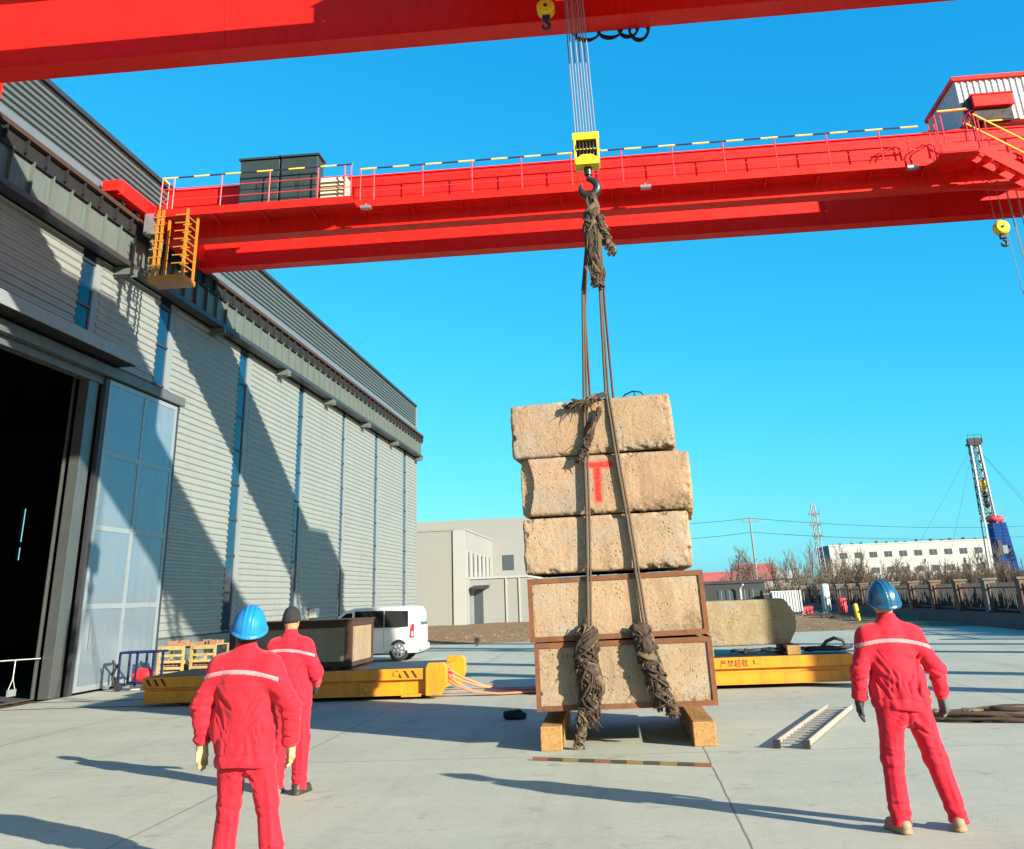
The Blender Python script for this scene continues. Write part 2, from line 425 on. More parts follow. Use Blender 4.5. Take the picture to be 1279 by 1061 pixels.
def nets(f, lo, hi, h):
    lo = np.array(lo,float); n = np.ceil((np.array(hi)-lo)/h).astype(int)+1
    ax = [lo[i]+h*np.arange(n[i]) for i in range(3)]
    # coarse pass first, the fine grid only near the surface
    K = 4; ci = [np.unique(np.append(np.arange(0,m,K),m-1)) for m in n]
    cv = f(np.stack(np.meshgrid(*[ax[i][ci[i]] for i in range(3)], indexing='ij'),-1).reshape(-1,3)).reshape([len(c) for c in ci])
    near_ = [np.clip(np.round(np.arange(m)/K).astype(int),0,len(c)-1) for m,c in zip(n,ci)]
    v = cv[np.ix_(*near_)].copy(); mk = np.abs(v) < K*h*1.3+.02
    I = np.argwhere(mk); P = np.stack([ax[i][I[:,i]] for i in range(3)],-1)
    vals = np.empty(len(P))
    for s in range(0,len(P),400000): vals[s:s+400000] = f(P[s:s+400000])
    v[mk] = vals
    ins = v < 0; c = np.zeros(n-1,int)
    for dx in (0,1):
        for dy in (0,1):
            for dz in (0,1): c += ins[dx:n[0]-1+dx, dy:n[1]-1+dy, dz:n[2]-1+dz]
    act = (c > 0) & (c < 8); idx = -np.ones(n-1,int); idx[act] = np.arange(act.sum()); cells = np.argwhere(act)
    acc = np.zeros((len(cells),3)); cnt = np.zeros(len(cells))
    for a in range(3):
        for u in (0,1):
            for w in (0,1):
                o = np.zeros(3,int); b,d = [k for k in range(3) if k != a]; o[b]=u; o[d]=w
                p0 = cells+o; e = np.zeros(3,int); e[a]=1; p1 = p0+e
                v0 = v[tuple(p0.T)]; v1 = v[tuple(p1.T)]; m = (v0<0) != (v1<0)
                t = np.where(m, v0/np.where(m,v0-v1,1), 0); q = p0.astype(float); q[:,a] += t
                acc[m] += q[m]; cnt[m] += 1
    verts = lo + h*acc/cnt[:,None]; quads = []
    for a in range(3):
        b,d = (a+1)%3,(a+2)%3; sl0=[slice(None)]*3; sl1=[slice(None)]*3; sl0[a]=slice(0,n[a]-1); sl1[a]=slice(1,n[a])
        s0 = ins[tuple(sl0)]; s1 = ins[tuple(sl1)]; e = np.argwhere(s0 != s1)
        e = e[(e[:,b]>0)&(e[:,d]>0)&(e[:,b]<n[b]-1)&(e[:,d]<n[d]-1)]
        ub = np.zeros(3,int); ub[b]=1; ud = np.zeros(3,int); ud[d]=1
        q = np.stack([idx[tuple((e-ub-ud).T)], idx[tuple((e-ud).T)], idx[tuple(e.T)], idx[tuple((e-ub).T)]],1)
        fl = ~s0[tuple(e.T)]; q[fl] = q[fl][:,::-1]; quads.append(q)
    q = np.concatenate(quads); return verts, q[(q>=0).all(1)]
def isurf(name, f, lo, hi, h, mat, parent=None, loc=None, relax=1):
    v, q = nets(f, lo, hi, h)
    me = bpy.data.meshes.new(name); me.from_pydata(v.tolist(), [], q.tolist()); me.materials.append(mat)
    me.polygons.foreach_set('use_smooth', [True]*len(me.polygons)); me.update()
    o = bpy.data.objects.new(name, me); link(o, parent)
    if loc is not None: o.location = loc
    return o

# ================================================================== SETTING
def grid_sheet(x0,x1,y0,y1,nx,ny,zf):
    mb = MB(); vs = [[mb.bm.verts.new((x0+(x1-x0)*i/nx, y0+(y1-y0)*j/ny, zf(x0+(x1-x0)*i/nx, y0+(y1-y0)*j/ny))) for j in range(ny+1)] for i in range(nx+1)]
    for i in range(nx):
        for j in range(ny): mb.bm.faces.new((vs[i][j],vs[i+1][j],vs[i+1][j+1],vs[i][j+1]))
    return mb
g = MB().sheet([(-3000,-1500,-.03),(3000,-1500,-.03),(3000,4500,-.03),(-3000,4500,-.03)]).build('ground', M['field']); g['kind'] = 'structure'
yd = MB().sheet([(-13.46,-20,0),(14.25,-20,0),(14.25,56,0),(11.6,60,0),(9.0,62,0),(7.2,66,0),(3,57,0),(-2,50.5,0),(-6,48.3,0),(-12,47.9,0),(-13.46,47.9,0)]).build('concrete_yard', M['yard']); yd['kind'] = 'structure'
rng = np.random.RandomState(3)
def dz(x,y):
    q = np.array([[x*.35,y*.35,0]])
    e = min(1, max(0,(y-47)/3), )
    return -.02 + .10*e + (.16*float(fbm(q,4,5)[0]))*e
ds = grid_sheet(-40,14.2,47.2,92,90,70,dz).build('dirt_strip', M['dirt'], smooth='full'); ds['kind'] = 'structure'
# ------------------------------------------------ stones scattered over the dirt strip (nobody could count them)
mb = MB()
for k in range(420):
    if k < 150: x, y = random.uniform(7.6,13.8), random.uniform(61,75)
    else: x, y = random.uniform(-13,13), random.uniform(47.4,60)
    if k >= 150 and y < 47.8+max(0,(x+6))*1.25: y += 3+max(0,x+6)*1.1
    s = random.uniform(.02,.06)*(1.8 if random.random()<.08 else 1)
    z = dz(x,y)+s*.2
    p = [(x+sx*s*random.uniform(.6,1.3), y+sy*s*random.uniform(.6,1.3), z+sz*s*random.uniform(.4,.9)) for sz in (-1,1) for sx,sy in ((-1,-1),(1,-1),(1,1),(-1,1))]
    mb.hexa(p)
st = mb.build('stones', M['dirt']); tag(st,'loose stones and rubble scattered over the brown dirt strip','rubble',kind='stuff')
# cart rails let into the concrete, two dark lines running to the workshop door
rl = empty('cart_track',(0,0,0),'pair of dark floor rails running from the workshop door under the yellow carts','rail track')
for y in (22.45,24.05):
    MB().box(-24,5,y-.03,y+.03,.002,.008).build('rail', M['rust_dark'], rl)

# ================================================================== WORKSHOP BUILDING
WX = -13.52
wb = empty('workshop_building',(WX,28,0),'tall grey metal clad workshop with a dark open doorway and narrow window strips','workshop')
def at(o, p):      # parent keeping world coordinates
    o.parent = p; o.location = o.location - p.location; return o
def BW(mb, name, mat, parent=wb, **k):
    o = mb.build(name, mat, None, **k); o.parent = parent
    r = parent; off = Vector((0,0,0))
    while r is not None: off += r.location; r = r.parent
    o.location = -off; return o
def ribs(x0, y0, y1, z0, z1, per, dep):
    prof = []; z = z0
    while z < z1-1e-6:
        for dz_,dx in ((0,0),(per*.18,dep),(per*.52,dep),(per*.70,0)):
            if z+dz_ <= z1: prof.append((x0+dx, z+dz_))
        z += per
    prof.append((x0,z1))
    mb = MB(); A = [mb.bm.verts.new((x,y0,z)) for x,z in prof]; B = [mb.bm.verts.new((x,y1,z)) for x,z in prof]
    for i in range(len(prof)-1): mb.bm.faces.new((A[i],B[i],B[i+1],A[i+1]))
    # returns at both ends so the sheet has thickness
    for L,y in ((A,y0),(B,y1)):
        q = [mb.bm.verts.new((x0-.18,y,z)) for z in (z0,z1)]
        mb.bm.faces.new([q[0]]+L+[q[1]])
    return mb
def ribw(y0,y1,z0,z1): BW(ribs(WX-.035,y0,y1,z0,z1,.2,.035),'wall_panel',M['clad'])
ribw(-14,11.2,1.05,10.62); ribw(11.2,23.73,7.98,10.62)
ribw(24.82,28.48,7.98,10.62)
PAN = [(29.68,35.36),(36.64,42.6),(43.7,49.8),(50.62,56.84),(57.86,64.58),(65.9,68.7)]
for a,b in PAN: ribw(a,b,1.05,10.62)
# windows in the recesses between panels
WIN = [(23.73,24.82,7.98),(28.48,29.68,7.98),(35.36,36.64,1.05),(42.6,43.7,1.05),(49.8,50.62,1.05),(56.84,57.86,1.05),(64.58,65.9,1.05)]
for a,b,z0 in WIN:
    w = (b-a)
    fr = BW(MB().box(WX-.02,WX-.18,b-w*.30,b-.004,z0,10.62),'window',M['trim_grey'])     # pale post beside the glass
    BW(MB().box(WX-.10,WX-.07,a,b-w*.30-.002,z0,10.62),'pane',M['glass'],fr)
    mm = MB(); z = z0+.02
    while z < 10.6:
        mm.box(WX-.07,WX-.03,a+.002,b-w*.30-.004,z,z+.07); z += 1.18
    mm.box(WX-.07,WX-.02,a+.005,a+.06,z0+.1,10.6)
    BW(mm,'mullion',M['trim_dark'],fr)
# plinth
BW(MB().box(WX-.2,WX+.03,30.16,68.75,-.02,1.045).box(WX-.2,WX+.03,-14,11.15,-.02,1.045),'plinth',M['granite'],bevel=.01)
# upper wall, trims, hidden shell
BW(ribs(WX-.06,-14,68.7,10.72,14.02,.17,.06),'upper_wall',M['clad_dark'])
BW(MB().box(WX-.3,WX+.06,-14.05,68.78,14.02,14.15),'roof_trim',M['trim_dark'])
BW(MB().box(WX-.17,WX+.07,-14,68.7,12.40,12.62),'flashing',M['flashing'])
BW(MB().box(WX-.22,WX+.035,68.62,68.76,1.05,14.02),'corner_trim',M['trim_grey'])
sh = MB()
for a_,b_,c_,d_ in ((-45,-40.78,0,14),(-40.52,WX-.25,0,14),(-40.78,-40.52,0,5.3),(-40.78,-40.52,6.1,6.45),(-40.78,-40.52,8.6,14)): sh.box(a_,b_,68.3,68.6,c_,d_)            # far gable with a narrow slit of daylight
sh.box(-45,WX-.25,-14.3,-14.05,0,14)
sh.box(-45.3,-45,-14.3,68.6,0,14)
sh.box(-45.3,WX-.25,-14.3,68.6,13.7,14)
sh.box(WX-.45,WX-.26,-14,11.2,0,13.69); sh.box(WX-.45,WX-.26,25.72,68.29,0,13.69); sh.box(WX-.45,WX-.26,11.2,25.72,7.66,13.69)
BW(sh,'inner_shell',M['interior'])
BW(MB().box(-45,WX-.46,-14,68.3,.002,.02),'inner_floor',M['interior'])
# far gable cladding
BW(MB().box(-45.3,-40.8,68.6,68.68,1.0,14.0).box(-40.5,WX-.03,68.6,68.68,1.0,14.0),'gable_wall',M['clad_dark'])
# ---- door: jambs, head, track, canopy and the parked sliding leaf
BW(MB().box(WX-.3,WX-.02,24.9,25.40,.0,7.58),'door_jamb',M['door_frame'],bevel=.01)
BW(MB().box(WX-.50,WX-.44,24.93,25.04,.0,7.65),'door_jamb',M['door_frame'],bevel=.01)
BW(MB().box(WX-.25,WX+.02,11.2,25.66,7.40,7.585),'door_head',M['head_grey'])
BW(MB().box(WX-.03,WX+.22,11.0,30.42,7.60,7.86),'door_track',M['head_grey'],bevel=.012)
BW(MB().box(WX-.05,WX+.02,11.2,26.3,7.865,7.96),'head_flashing',M['trim_dark'])
cn = BW(MB().box(WX+.01,-12.83,8,26.16,7.99,8.21),'canopy',M['trim_grey'],bevel=.01)
sf = MB()
y = 8.05
while y < 26.1: sf.box(WX+.03,-12.85,y,y+.06,7.955,7.988); y += .12
BW(sf,'soffit',M['trim_dark'],cn)
BW(MB().box(-12.84,-12.80,8,26.18,7.93,8.23),'fascia',M['trim_grey'],cn)
lf = BW(MB().box(WX+.075,WX+.105,25.74,30.1,.05,7.56),'door_leaf',M['door'])
fr = MB()
for a,b in ((25.74,25.86),(27.86,28.0),(29.97,30.1)): fr.box(WX+.105,WX+.122,a,b,.06,7.55)
for z in (.06,1.9,3.75,5.6,7.43):
    for a,b in ((25.86,27.86),(28.0,29.97)): fr.box(WX+.105,WX+.120,a,b,z,z+.12)
BW(fr,'leaf_frame',M['leaf_frame'],lf)
BW(MB().box(WX+.122,WX+.16,26.2,26.24,1.0,1.5).box(WX+.12,WX+.2,27.2,27.42,.02,.10),'door_handle',M['steel'],lf)
BW(MB().box(WX-.02,WX+.1,25.56,25.72,.0,7.56),'leaf_edge',M['trim_dark'],lf)
BW(MB().box(WX-.05,WX+.08,30.12,30.34,.0,7.56),'gap_post',M['trim_dark'])
# small white box on the wall
bx = BW(MB().box(WX+.0,WX+.28,45.3,45.9,1.30,1.66),'meter_box',M['white'],bevel=.02)
# ---- crane runway along the wall: walkway flange, black band for the flange's shade, grey web with stiffeners, brackets
RY0,RY1 = -14,68.75
rw = BW(MB().box(WX+.05,-13.0,RY0,RY1,11.95,12.02),'runway_beam',M['rust_dark'])
BW(MB().box(-13.10,-13.03,RY0,RY1,12.021,12.09),'crane_rail',M['rust_dark'],rw)
BW(MB().box(WX+.08,-13.12,RY0,RY1,11.56,11.948),'flange_shade_band',M['shade_black'],rw)  # added band: the top flange's shade on the web, put into its colour
BW(MB().box(WX+.10,-13.20,RY0,RY1,10.76,11.558),'web',M['runway_grey'],rw)
BW(MB().box(WX+.10,-13.07,RY0,RY1,10.62,10.758),'bottom_flange',M['trim_dark'],rw)
stf = MB(); y = 4.4
while y < RY1:
    stf.box(-13.199,-13.10,y,y+.035,10.77,11.60); y += .885
for q in stf.split(): BW(q,'stiffener',M['runway_grey'],rw)
ups = MB(); y = 4.8
while y < RY1:
    ups.box(-13.119,-13.02,y,y+.05,11.62,11.945); y += .885
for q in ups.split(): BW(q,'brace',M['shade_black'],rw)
for y in (11.4,18.5,25.6,32.6,39.6,46.5,53.5,60.6,68.2):
    b = MB().prism([(WX+.0,10.34),(-13.06,10.48),(-13.06,10.61),(WX+.0,10.61)],'y',y-.12,y+.12)
    b.box(WX,-12.92,y-.24,y+.24,10.36,10.42) if False else None
    bo = BW(b,'bracket',M['runway_grey'])
    for a_ in (-.19,.13): BW(MB().box(WX,-13.02,y+a_,y+a_+.06,10.40,10.61),'bracket_plate',M['runway_grey'],bo)
# barrier rope with a hanging white plate just inside the doorway
br = empty('rope_barrier',(WX-.5,21,0),'thin pale barrier rope with small white plate hung across the dark doorway','barrier')
BW(MB().tube([(WX-.35,13,1.0),(WX-.35,18,.90),(WX-.35,22,.93),(WX-.35,24.9,.87)],.012,6),'rope',M['white'],br)
BW(MB().tube([(WX-.35,23.85,.90),(WX-.35,23.85,.5)],.012,6).tube([(WX-.35,23.85,.52),(WX-.35,23.72,.3)],.008,5).tube([(WX-.35,23.85,.52),(WX-.35,23.98,.3)],.008,5),'hanger',M['white'],br)
BW(MB().box(WX-.37,WX-.33,23.70,24.02,.16,.30),'plate',M['trim_grey'],br)

# ================================================================== OVERHEAD CRANES  (local origin: middle of the bridge, ground level)
YC_FAR, YC_NEAR = 27.5, 14.7
GB, GT = 11.55, 13.14
AX0, AX1 = -12.55, 16.2
crane = empty('gantry_crane',(0,YC_FAR,0),'complete red overhead crane further away, with railed walkway, dark cabinets and yellow ladder cage','crane','red overhead cranes')
def girder(y0,y1):
    mb = MB().box(AX0,AX1,y0+.03,y1-.03,GB+.035,GT-.035)
    mb.box(AX0-.01,AX1+.01,y0-.02,y1+.02,GB,GB+.034); mb.box(AX0-.01,AX1+.01,y0-.02,y1+.02,GT-.034,GT)
    for x in (-6.9,.9,8.6): mb.box(x-.012,x+.012,y0+.02,y0+.029,GB+.05,GT-.05)
    mb.box(AX0,AX1,(y0+y1)/2-.03,(y0+y1)/2+.03,GT+.001,GT+.07)
    return mb
gA = girder(-1.33,-.83).build('girder',M['red'],crane,bevel=.006)
gB = girder(1.3,1.8).build('girder',M['red'],crane,bevel=.006)
WZ = 12.05
wk = MB().box(-6.72,8.98,-1.90,-1.34,WZ-.05,WZ).box(10.0,AX1,-1.90,-1.34,WZ-.05,WZ)
wk.box(-12.35,-6.74,-2.30,-1.34,WZ-.05,WZ)
wk.box(8.985,9.995,-2.55,-1.34,WZ-.05,WZ+.0)
wk.box(-12.35,-6.74,-2.31,-2.301,WZ-.12,WZ+.10); wk.box(-6.72,8.98,-1.912,-1.902,WZ-.10,WZ+.08); wk.box(10.0,AX1,-1.912,-1.902,WZ-.10,WZ+.08)
wk.box(8.985,9.995,-2.565,-2.552,WZ-.02,WZ+.22)
wko = wk.build('walkway',M['red'],crane)
gs = MB(); x = -12.2
while x < AX1:
    yo = -2.28 if x < -6.8 else -1.88
    gs.prism([(yo,WZ-.052),(-1.335,WZ-.052),(-1.335,WZ-.24)],'x',x,x+.03); x += 1.395
gs.each('gusset',M['red'],wko)
# railings
def railing(pts, posts, name='railing'):
    """pts: polyline of the walkway edge (x,y,z); posts: list of points"""
    mb = MB()
    for p in posts: mb.tube([p,(p[0],p[1],p[2]+1.05)],.020,6)
    for a,b in zip(pts[:-1],pts[1:]):
        for h in (.38,.72): mb.tube([(a[0],a[1],a[2]+h),(b[0],b[1],b[2]+h)],.014,6)
    o = mb.build(name,M['red_rail'],crane)
    pp, cut, k = [], [], 0
    for a,b in zip(pts[:-1],pts[1:]):
        a,b = Vector(a)+Vector((0,0,1.06)), Vector(b)+Vector((0,0,1.06)); L = (b-a).length; n = max(1,round(L/.465))
        for i in range(n):
            pp.append(a.lerp(b,i/n))
        pp.append(b)
    tb_ = MB().tube(pp,.024,6); tb_.bm.faces.ensure_lookup_table()
    for i in range(len(pp)-1):
        for q in range(6): tb_.bm.faces[i*6+q].material_index = i%2
    tb_.build('top_rail',[M['stripe_yellow'],M['stripe_black']],o)
    return o
railing([(-6.65,-1.88,WZ),(8.75,-1.88,WZ)],[(-6.65,-1.88,WZ)]+[(-6.26+1.395*k,-1.88,WZ) for k in range(11)])
railing([(-12.3,-2.27,WZ),(-6.78,-2.27,WZ)],[(-12.3,-2.27,WZ)]+[(-11.95+1.395*k,-2.27,WZ) for k in range(4)]+[(-7.0,-2.27,WZ),(-6.82,-2.27,WZ)])
railing([(-12.3,-2.25,WZ),(-12.3,-1.4,WZ)],[(-12.3,-1.85,WZ)])
railing([(10.5,-1.88,WZ),(16.1,-1.88,WZ)],[(10.5+1.395*k,-1.88,WZ) for k in range(5)])
# landing railing with rounded loops at the stair head
ld = MB()
for x in (9.0,9.15,9.92,10.07):
    ld.tube([(x,-2.52,WZ),(x,-2.52,WZ+.95),(x+.02,-2.45,WZ+1.1),(x+.02,-2.05,WZ+1.15),(x,-1.95,WZ+1.05),(x,-1.92,WZ)],.02,6)
ld.tube([(9.0,-2.53,WZ+.55),(9.5,-2.53,WZ+.6),(9.9,-2.53,WZ+.55)],.014,6)
ld.tube([(9.15,-2.52,WZ+1.13),(9.9,-2.52,WZ+1.15)],.02,6)
ld.build('landing_railing',M['red_rail'],crane)
MB().tube([(9.1,-2.53,WZ+1.16),(9.85,-2.53,WZ+1.18)],.024,6).build('top_rail',M['stripe_yellow'],crane)
# stair from the landing down to the right
s0, s1 = Vector((9.97,-2.30,WZ+.02)), Vector((14.9,-2.30,WZ-3.7))
stair = MB()
for yy in (-2.56,-1.98): stair.bar(s0+Vector((0,yy+2.30,0)), s1+Vector((0,yy+2.30,0)), .03, .26)
so = stair.build('stair',M['red'],crane)
tr = MB()
for i in range(14):
    p = s0.lerp(s1,(i+.7)/14); tr.box(p.x-.14,p.x+.12,-2.54,-2.0,p.z-.02,p.z+.02)
tr.each('tread',M['red'],so)
hr = MB()
for yy in (-2.57,-1.99):
    for i in range(5):
        p = s0.lerp(s1,i/4); hr.tube([(p.x,yy,p.z),(p.x,yy,p.z+.95)],.018,6)
    hr.tube([(s0.x,yy,s0.z+.5),(s1.x,yy,s1.z+.5)],.013,6)
hr.build('stair_railing',M['red_rail'],so)
yb = MB()
for yy in (-2.57,-1.99): yb.tube([(s0.x,yy,s0.z+.97),(s1.x,yy,s1.z+.97)],.024,6)
yb.build('handrail',M['stripe_yellow'],so)
MB().box(14.9,16.1,-2.6,-1.4,WZ-3.75,WZ-3.70).build('lower_landing',M['red'],so)
# diagonal brace under the stair and landing
MB().bar((9.3,-1.1,11.60),(11.6,-2.2,10.95),.12,.12).build('stair_brace',M['red'],so)
# floodlights under the walkway edge
for x in (-6.45,.95+.35,9.0-.65):
    l = MB().box(x-.14,x+.14,-2.08,-1.88,WZ-.20,WZ-.13).box(x-.02,x+.02,-2.0,-1.92,WZ-.12,WZ-.05).build('floodlight',M['steel'],crane)
    MB().box(x-.11,x+.11,-2.06,-1.90,WZ-.215,WZ-.201).build('lens',M['steel'],l)
# end carriages on the wall runway and on the ground side, legs
ec = MB().box(-13.33,-12.83,-3.5,3.6,12.20,12.62)
ec.build('end_carriage',M['red'],crane,bevel=.02)
for y in (-3.0,-2.1,2.2,3.1):
    MB().lathe([(.05,-.07),(.16,-.07),(.16,.07),(.05,.07)],Matrix.Translation((-13.065,y,12.25))@Matrix.Rotation(R(90),4,'Y')).build('wheel',M['steel_dark'],crane)
MB().box(-13.3,-12.86,-3.7,-3.5,12.25,12.55).build('buffer',M['red'],crane)
MB().box(-12.86,-12.4,-1.5,1.9,11.75,12.60).build('girder_tie',M['red'],crane)
for y0 in (-2.3,2.3):
    s = 1 if y0 > 0 else -1
    MB().hexa([(15.75,y0-.25,.9),(16.25,y0-.25,.9),(16.25,y0+.25,.9),(15.75,y0+.25,.9),(15.5,(y0-.45*s)-.3,GB),(16.2,(y0-.45*s)-.3,GB),(16.2,(y0-.45*s)+.3,GB),(15.5,(y0-.45*s)+.3,GB)]).build('leg',M['red'],crane)
MB().box(15.7,16.3,-3.6,3.6,.35,.895).build('sill_beam',M['red'],crane)
for y in (-3.1,-2.2,2.2,3.1):
    MB().lathe([(.06,-.08),(.3,-.08),(.3,.08),(.06,.08)],Matrix.Translation((16,y,.3))@Matrix.Rotation(R(90),4,'Y')).build('wheel',M['steel_dark'],crane)
near = copy_tree(crane); near.location = (0,YC_NEAR,0)
near['label'] = 'red crane girder crossing overhead along the top edge, seen from below'
# things only the far crane shows: hanging yellow ladder cage
cg = MB()
cx0,cx1,cy0,cy1 = -12.02,-11.2,-2.85,-2.15
for x,y in ((cx0,cy0),(cx1,cy0),(cx0,cy1),(cx1,cy1)): cg.box(x-.03,x+.03,y-.03,y+.03,10.0,11.9)
cgo = cg.build('ladder_cage',M['cage_yellow'],crane)
MB().box(cx0-.12,cx1+.06,cy0-.06,cy1+.06,9.88,10.02).build('cage_floor',M['cage_yellow'],cgo)
ru = MB()
for k in range(7):
    z = 10.3+k*.23
    ru.box(cx0-.16,cx0+.2,cy0-.04,cy0-.01,z,z+.03); ru.box(cx1-.32,cx1+.04,cy0-.04,cy0-.01,z+.03,z+.06)
    ru.box(cx0+.42,cx0+.66,cy1-.05,cy1-.02,z,z+.035)
    ru.box(cx1-.03,cx1+.0,cy0+.03,cy1-.1,z,z+.03)
ru.box(cx0+.5,cx0+.56,cy1-.02,cy1+.04,10.0,11.9); ru.box(cx0+.1,cx0+.16,cy0-.03,cy0+.03,10.0,11.9)
ru.each('rung',M['cage_yellow'],cgo)
MB().tube([(-12.5,-2.0,11.9),(-12.62,-1.9,11.4),(-12.5,-1.9,10.9),(-12.66,-1.8,10.3)],.05,6).tube([(-12.45,-1.6,11.9),(-12.5,-1.5,11.2),(-12.62,-1.5,10.4)],.04,6).build('power_cable',M['black'],crane)
MB().box(-12.75,-12.45,-2.2,-1.8,11.5,12.1).build('junction_box',M['steel'],crane)
# electrical cabinets and the cooling box standing on the wide platform
def cabinet(x0,x1,label):
    e = empty('electrical_cabinet',((x0+x1)/2,YC_FAR-1.75,WZ),label,'electrical cabinet','dark cabinets on the crane platform')
    w = (x1-x0)/2
    MB().box(-w,w,-.30,.30,.0,1.52).build('body',M['cabinet'],e,bevel=.015)
    MB().box(-w-.05,w+.05,-.36,.36,1.525,1.58).build('lid',M['cabinet'],e)
    d = MB()
    for a,b in ((-w+.04,-.015),(.015,w-.04)): d.box(a,b,-.318,-.302,.08,1.05)
    d.each('door',M['cabinet'],e); MB().box(-.06,-.03,-.335,-.319,.55,.75).build('handle',M['black'],e)
    return e
cabinet(-10.12,-8.98,'left one of two dark metal cabinets on the far crane platform')
cabinet(-8.93,-7.86,'right dark metal cabinet, next to the cream louvred box on the far crane')
lb = empty('cooling_unit',(-7.38,YC_FAR-1.8,WZ),'cream louvred box beside the dark cabinets on the far crane platform','louvred box')
MB().box(-.37,.37,-.25,.25,0,.80).build('body',M['cream'],lb,bevel=.01)
lv = MB()
for k in range(6): lv.prism([(-.252,.06+k*.12),(-.31,.05+k*.12),(-.252,.13+k*.12)],'x',-.36,.36)
lv.each('louvre',M['cream'],lb)
tb = empty('terminal_box',(-10.75,YC_FAR-1.7,WZ),'small pale box low on the crane platform left of the dark cabinets','box')
MB().box(-.28,.28,-.2,.2,0,.22).build('body',M['white'],tb,bevel=.01); MB().box(-.30,.30,-.22,.22,.222,.25).build('lid',M['steel'],tb)

# ------------------------------------------------------------ trolleys (white ribbed hoist house on wheels)
def vrib(x0,x1,y,z0,z1,per,dep,axis='x',sgn=-1):
    mb = MB(); prof = []; t = x0
    while t < x1-1e-6:
        for a,d in ((0,0),(per*.2,dep),(per*.5,dep),(per*.7,0)):
            if t+a <= x1: prof.append((t+a,d))
        t += per
    prof.append((x1,0))
    f = (lambda u,d,z:(u,y+sgn*d,z)) if axis=='x' else (lambda u,d,z:(y+sgn*d,u,z))
    A = [mb.bm.verts.new(f(u,d,z0)) for u,d in prof]; B = [mb.bm.verts.new(f(u,d,z1)) for u,d in prof]
    for i in range(len(prof)-1): mb.bm.faces.new((A[i],A[i+1],B[i+1],B[i]))
    return mb
trol = empty('crane_trolley',(10.18,YC_FAR,GT),'hoist trolley with white ribbed house and red roof edge on the far crane','crane trolley','hoist trolleys')
TX = 4.2
MB().box(-.95,TX,-.78,1.45,.08,.28).build('frame',M['red'],trol)
hs = MB().box(.03,TX-.03,-1.25,1.35,.22,1.58).build('house',M['white'],trol)
vrib(0,TX,-1.255,.22,1.52,.165,.035,'x',-1).build('cladding',M['clad_white'],hs)
vrib(0,TX,1.355,.22,1.52,.165,.035,'x',1).build('cladding',M['clad_white'],hs)
vrib(-1.25,1.35,.028,.22,1.52,.165,.035,'y',-1).build('cladding',M['clad_white'],hs)
vrib(-1.25,1.35,TX-.028,.22,1.52,.165,.035,'y',1).build('cladding',M['clad_white'],hs)
MB().box(-.06,TX+.06,-1.36,1.46,1.521,1.64).build('roof',M['red'],trol)
hood = MB().box(.22,1.28,-1.75,-1.30,.50,.85).prism([(-1.78,.83),(-1.30,.83),(-1.30,.91),(-1.78,.88)],'x',.19,1.31).build('hood',M['red'],trol,bevel=.01)
MB().box(.28,1.24,-1.60,-1.31,.14,.495).build('fan_unit',M['hole_black'],hood)
MB().box(.10,.218,-1.62,-1.31,.42,.80).build('side_vent',M['hole_black'],hood)
for y in (-1.08,1.55):
    for x in (.4,3.6):
        MB().lathe([(.04,-.06),(.14,-.06),(.14,.06),(.04,.06)],Matrix.Translation((x,y,.15))@Matrix.Rotation(R(90),4,'X')).build('wheel',M['steel_dark'],trol)
tn = copy_tree(trol); tn.location = (-1.50,YC_NEAR,GT); tn['label'] = 'hoist trolley of the overhead crane, above the four lifting ropes'

# ------------------------------------------------------------ hooks and hoist ropes
def hook_mb(mb, c, s, n=16):
    """J hook in the xz plane: shank top at c, size s (inner radius)"""
    pts, rad = [], []
    for z in (0,-.25,-.5): pts.append((c[0]-.15*s*(z/-.5 if z else 0), c[1], c[2]+z*s*1.6)); rad.append(s*(.30 if z>-.4 else .36))
    cz = c[2]-.8*s-1.15*s; cxx = c[0]-.15*s
    for i in range(n+1):
        a = R(62) - R(285)*i/n
        pts.append((cxx+math.cos(a)*1.02*s, c[1], cz+math.sin(a)*1.02*s)); rad.append(s*(.42+.16*math.sin(math.pi*min(1,i/n*1.25)))*(1 if i < n-3 else (.82,.6,.34,.14)[min(3,i-(n-3))]))
    mb.tube(pts, rad, 10); return mb
hb = empty('hook_block',(-.14,15.5,8.65),'big yellow hook block with black hook holding the concrete stack','hook block')
f = MB()
f.box(-.32,-.26,-.24,.24,-.42,.36); f.box(.26,.32,-.24,.24,-.42,.36)
f.box(-.34,.34,-.25,.25,.22,.42); f.prism([(-.30,-.46),(.30,-.46),(.30,-.30),(.12,-.19),(-.12,-.19),(-.30,-.30)],'y',-.25,.25)
f.build('frame',M['hook_yellow'],hb,bevel=.012)
sv = MB()
for k in range(6):
    x = -.22+k*.088
    sv.lathe([(.06,-.035),(.27,-.035),(.21,-.012),(.21,.012),(.27,.035),(.06,.035)],Matrix.Translation((x,0,.0))@Matrix.Rotation(R(90),4,'Y'),24)
sv.build('sheave',M['rust_dark'],hb,smooth=True)
MB().tube([(-.36,0,0),(.36,0,0)],.05,12).build('axle',M['steel'],hb,smooth=True)
MB().box(-.25,.25,-.247,-.235,-.06,-.035).build('keeper_bar',M['hook_yellow'],hb)
hk = MB().tube([(0,0,-.40),(0,0,-.56)],.085,14)
hook_mb(hk,(0.02,0,-.50),.17); hk.build('hook',M['black'],hb,smooth=True)
HS = .66
for o in list(hb.children): o.scale = ((.80,)*3 if o.name.startswith('hook') else (HS,HS,HS))
rp = MB()
for k in range(8):
    x = -.235+k*.067; y = -.20 if k%2 else .20
    xt = (-.20+k*.045)
    rp.tube([(x*.72,y*.7,.22),(xt*1.0-.03,y*1.4-.35,GT-8.65+.2)],.0115,6)
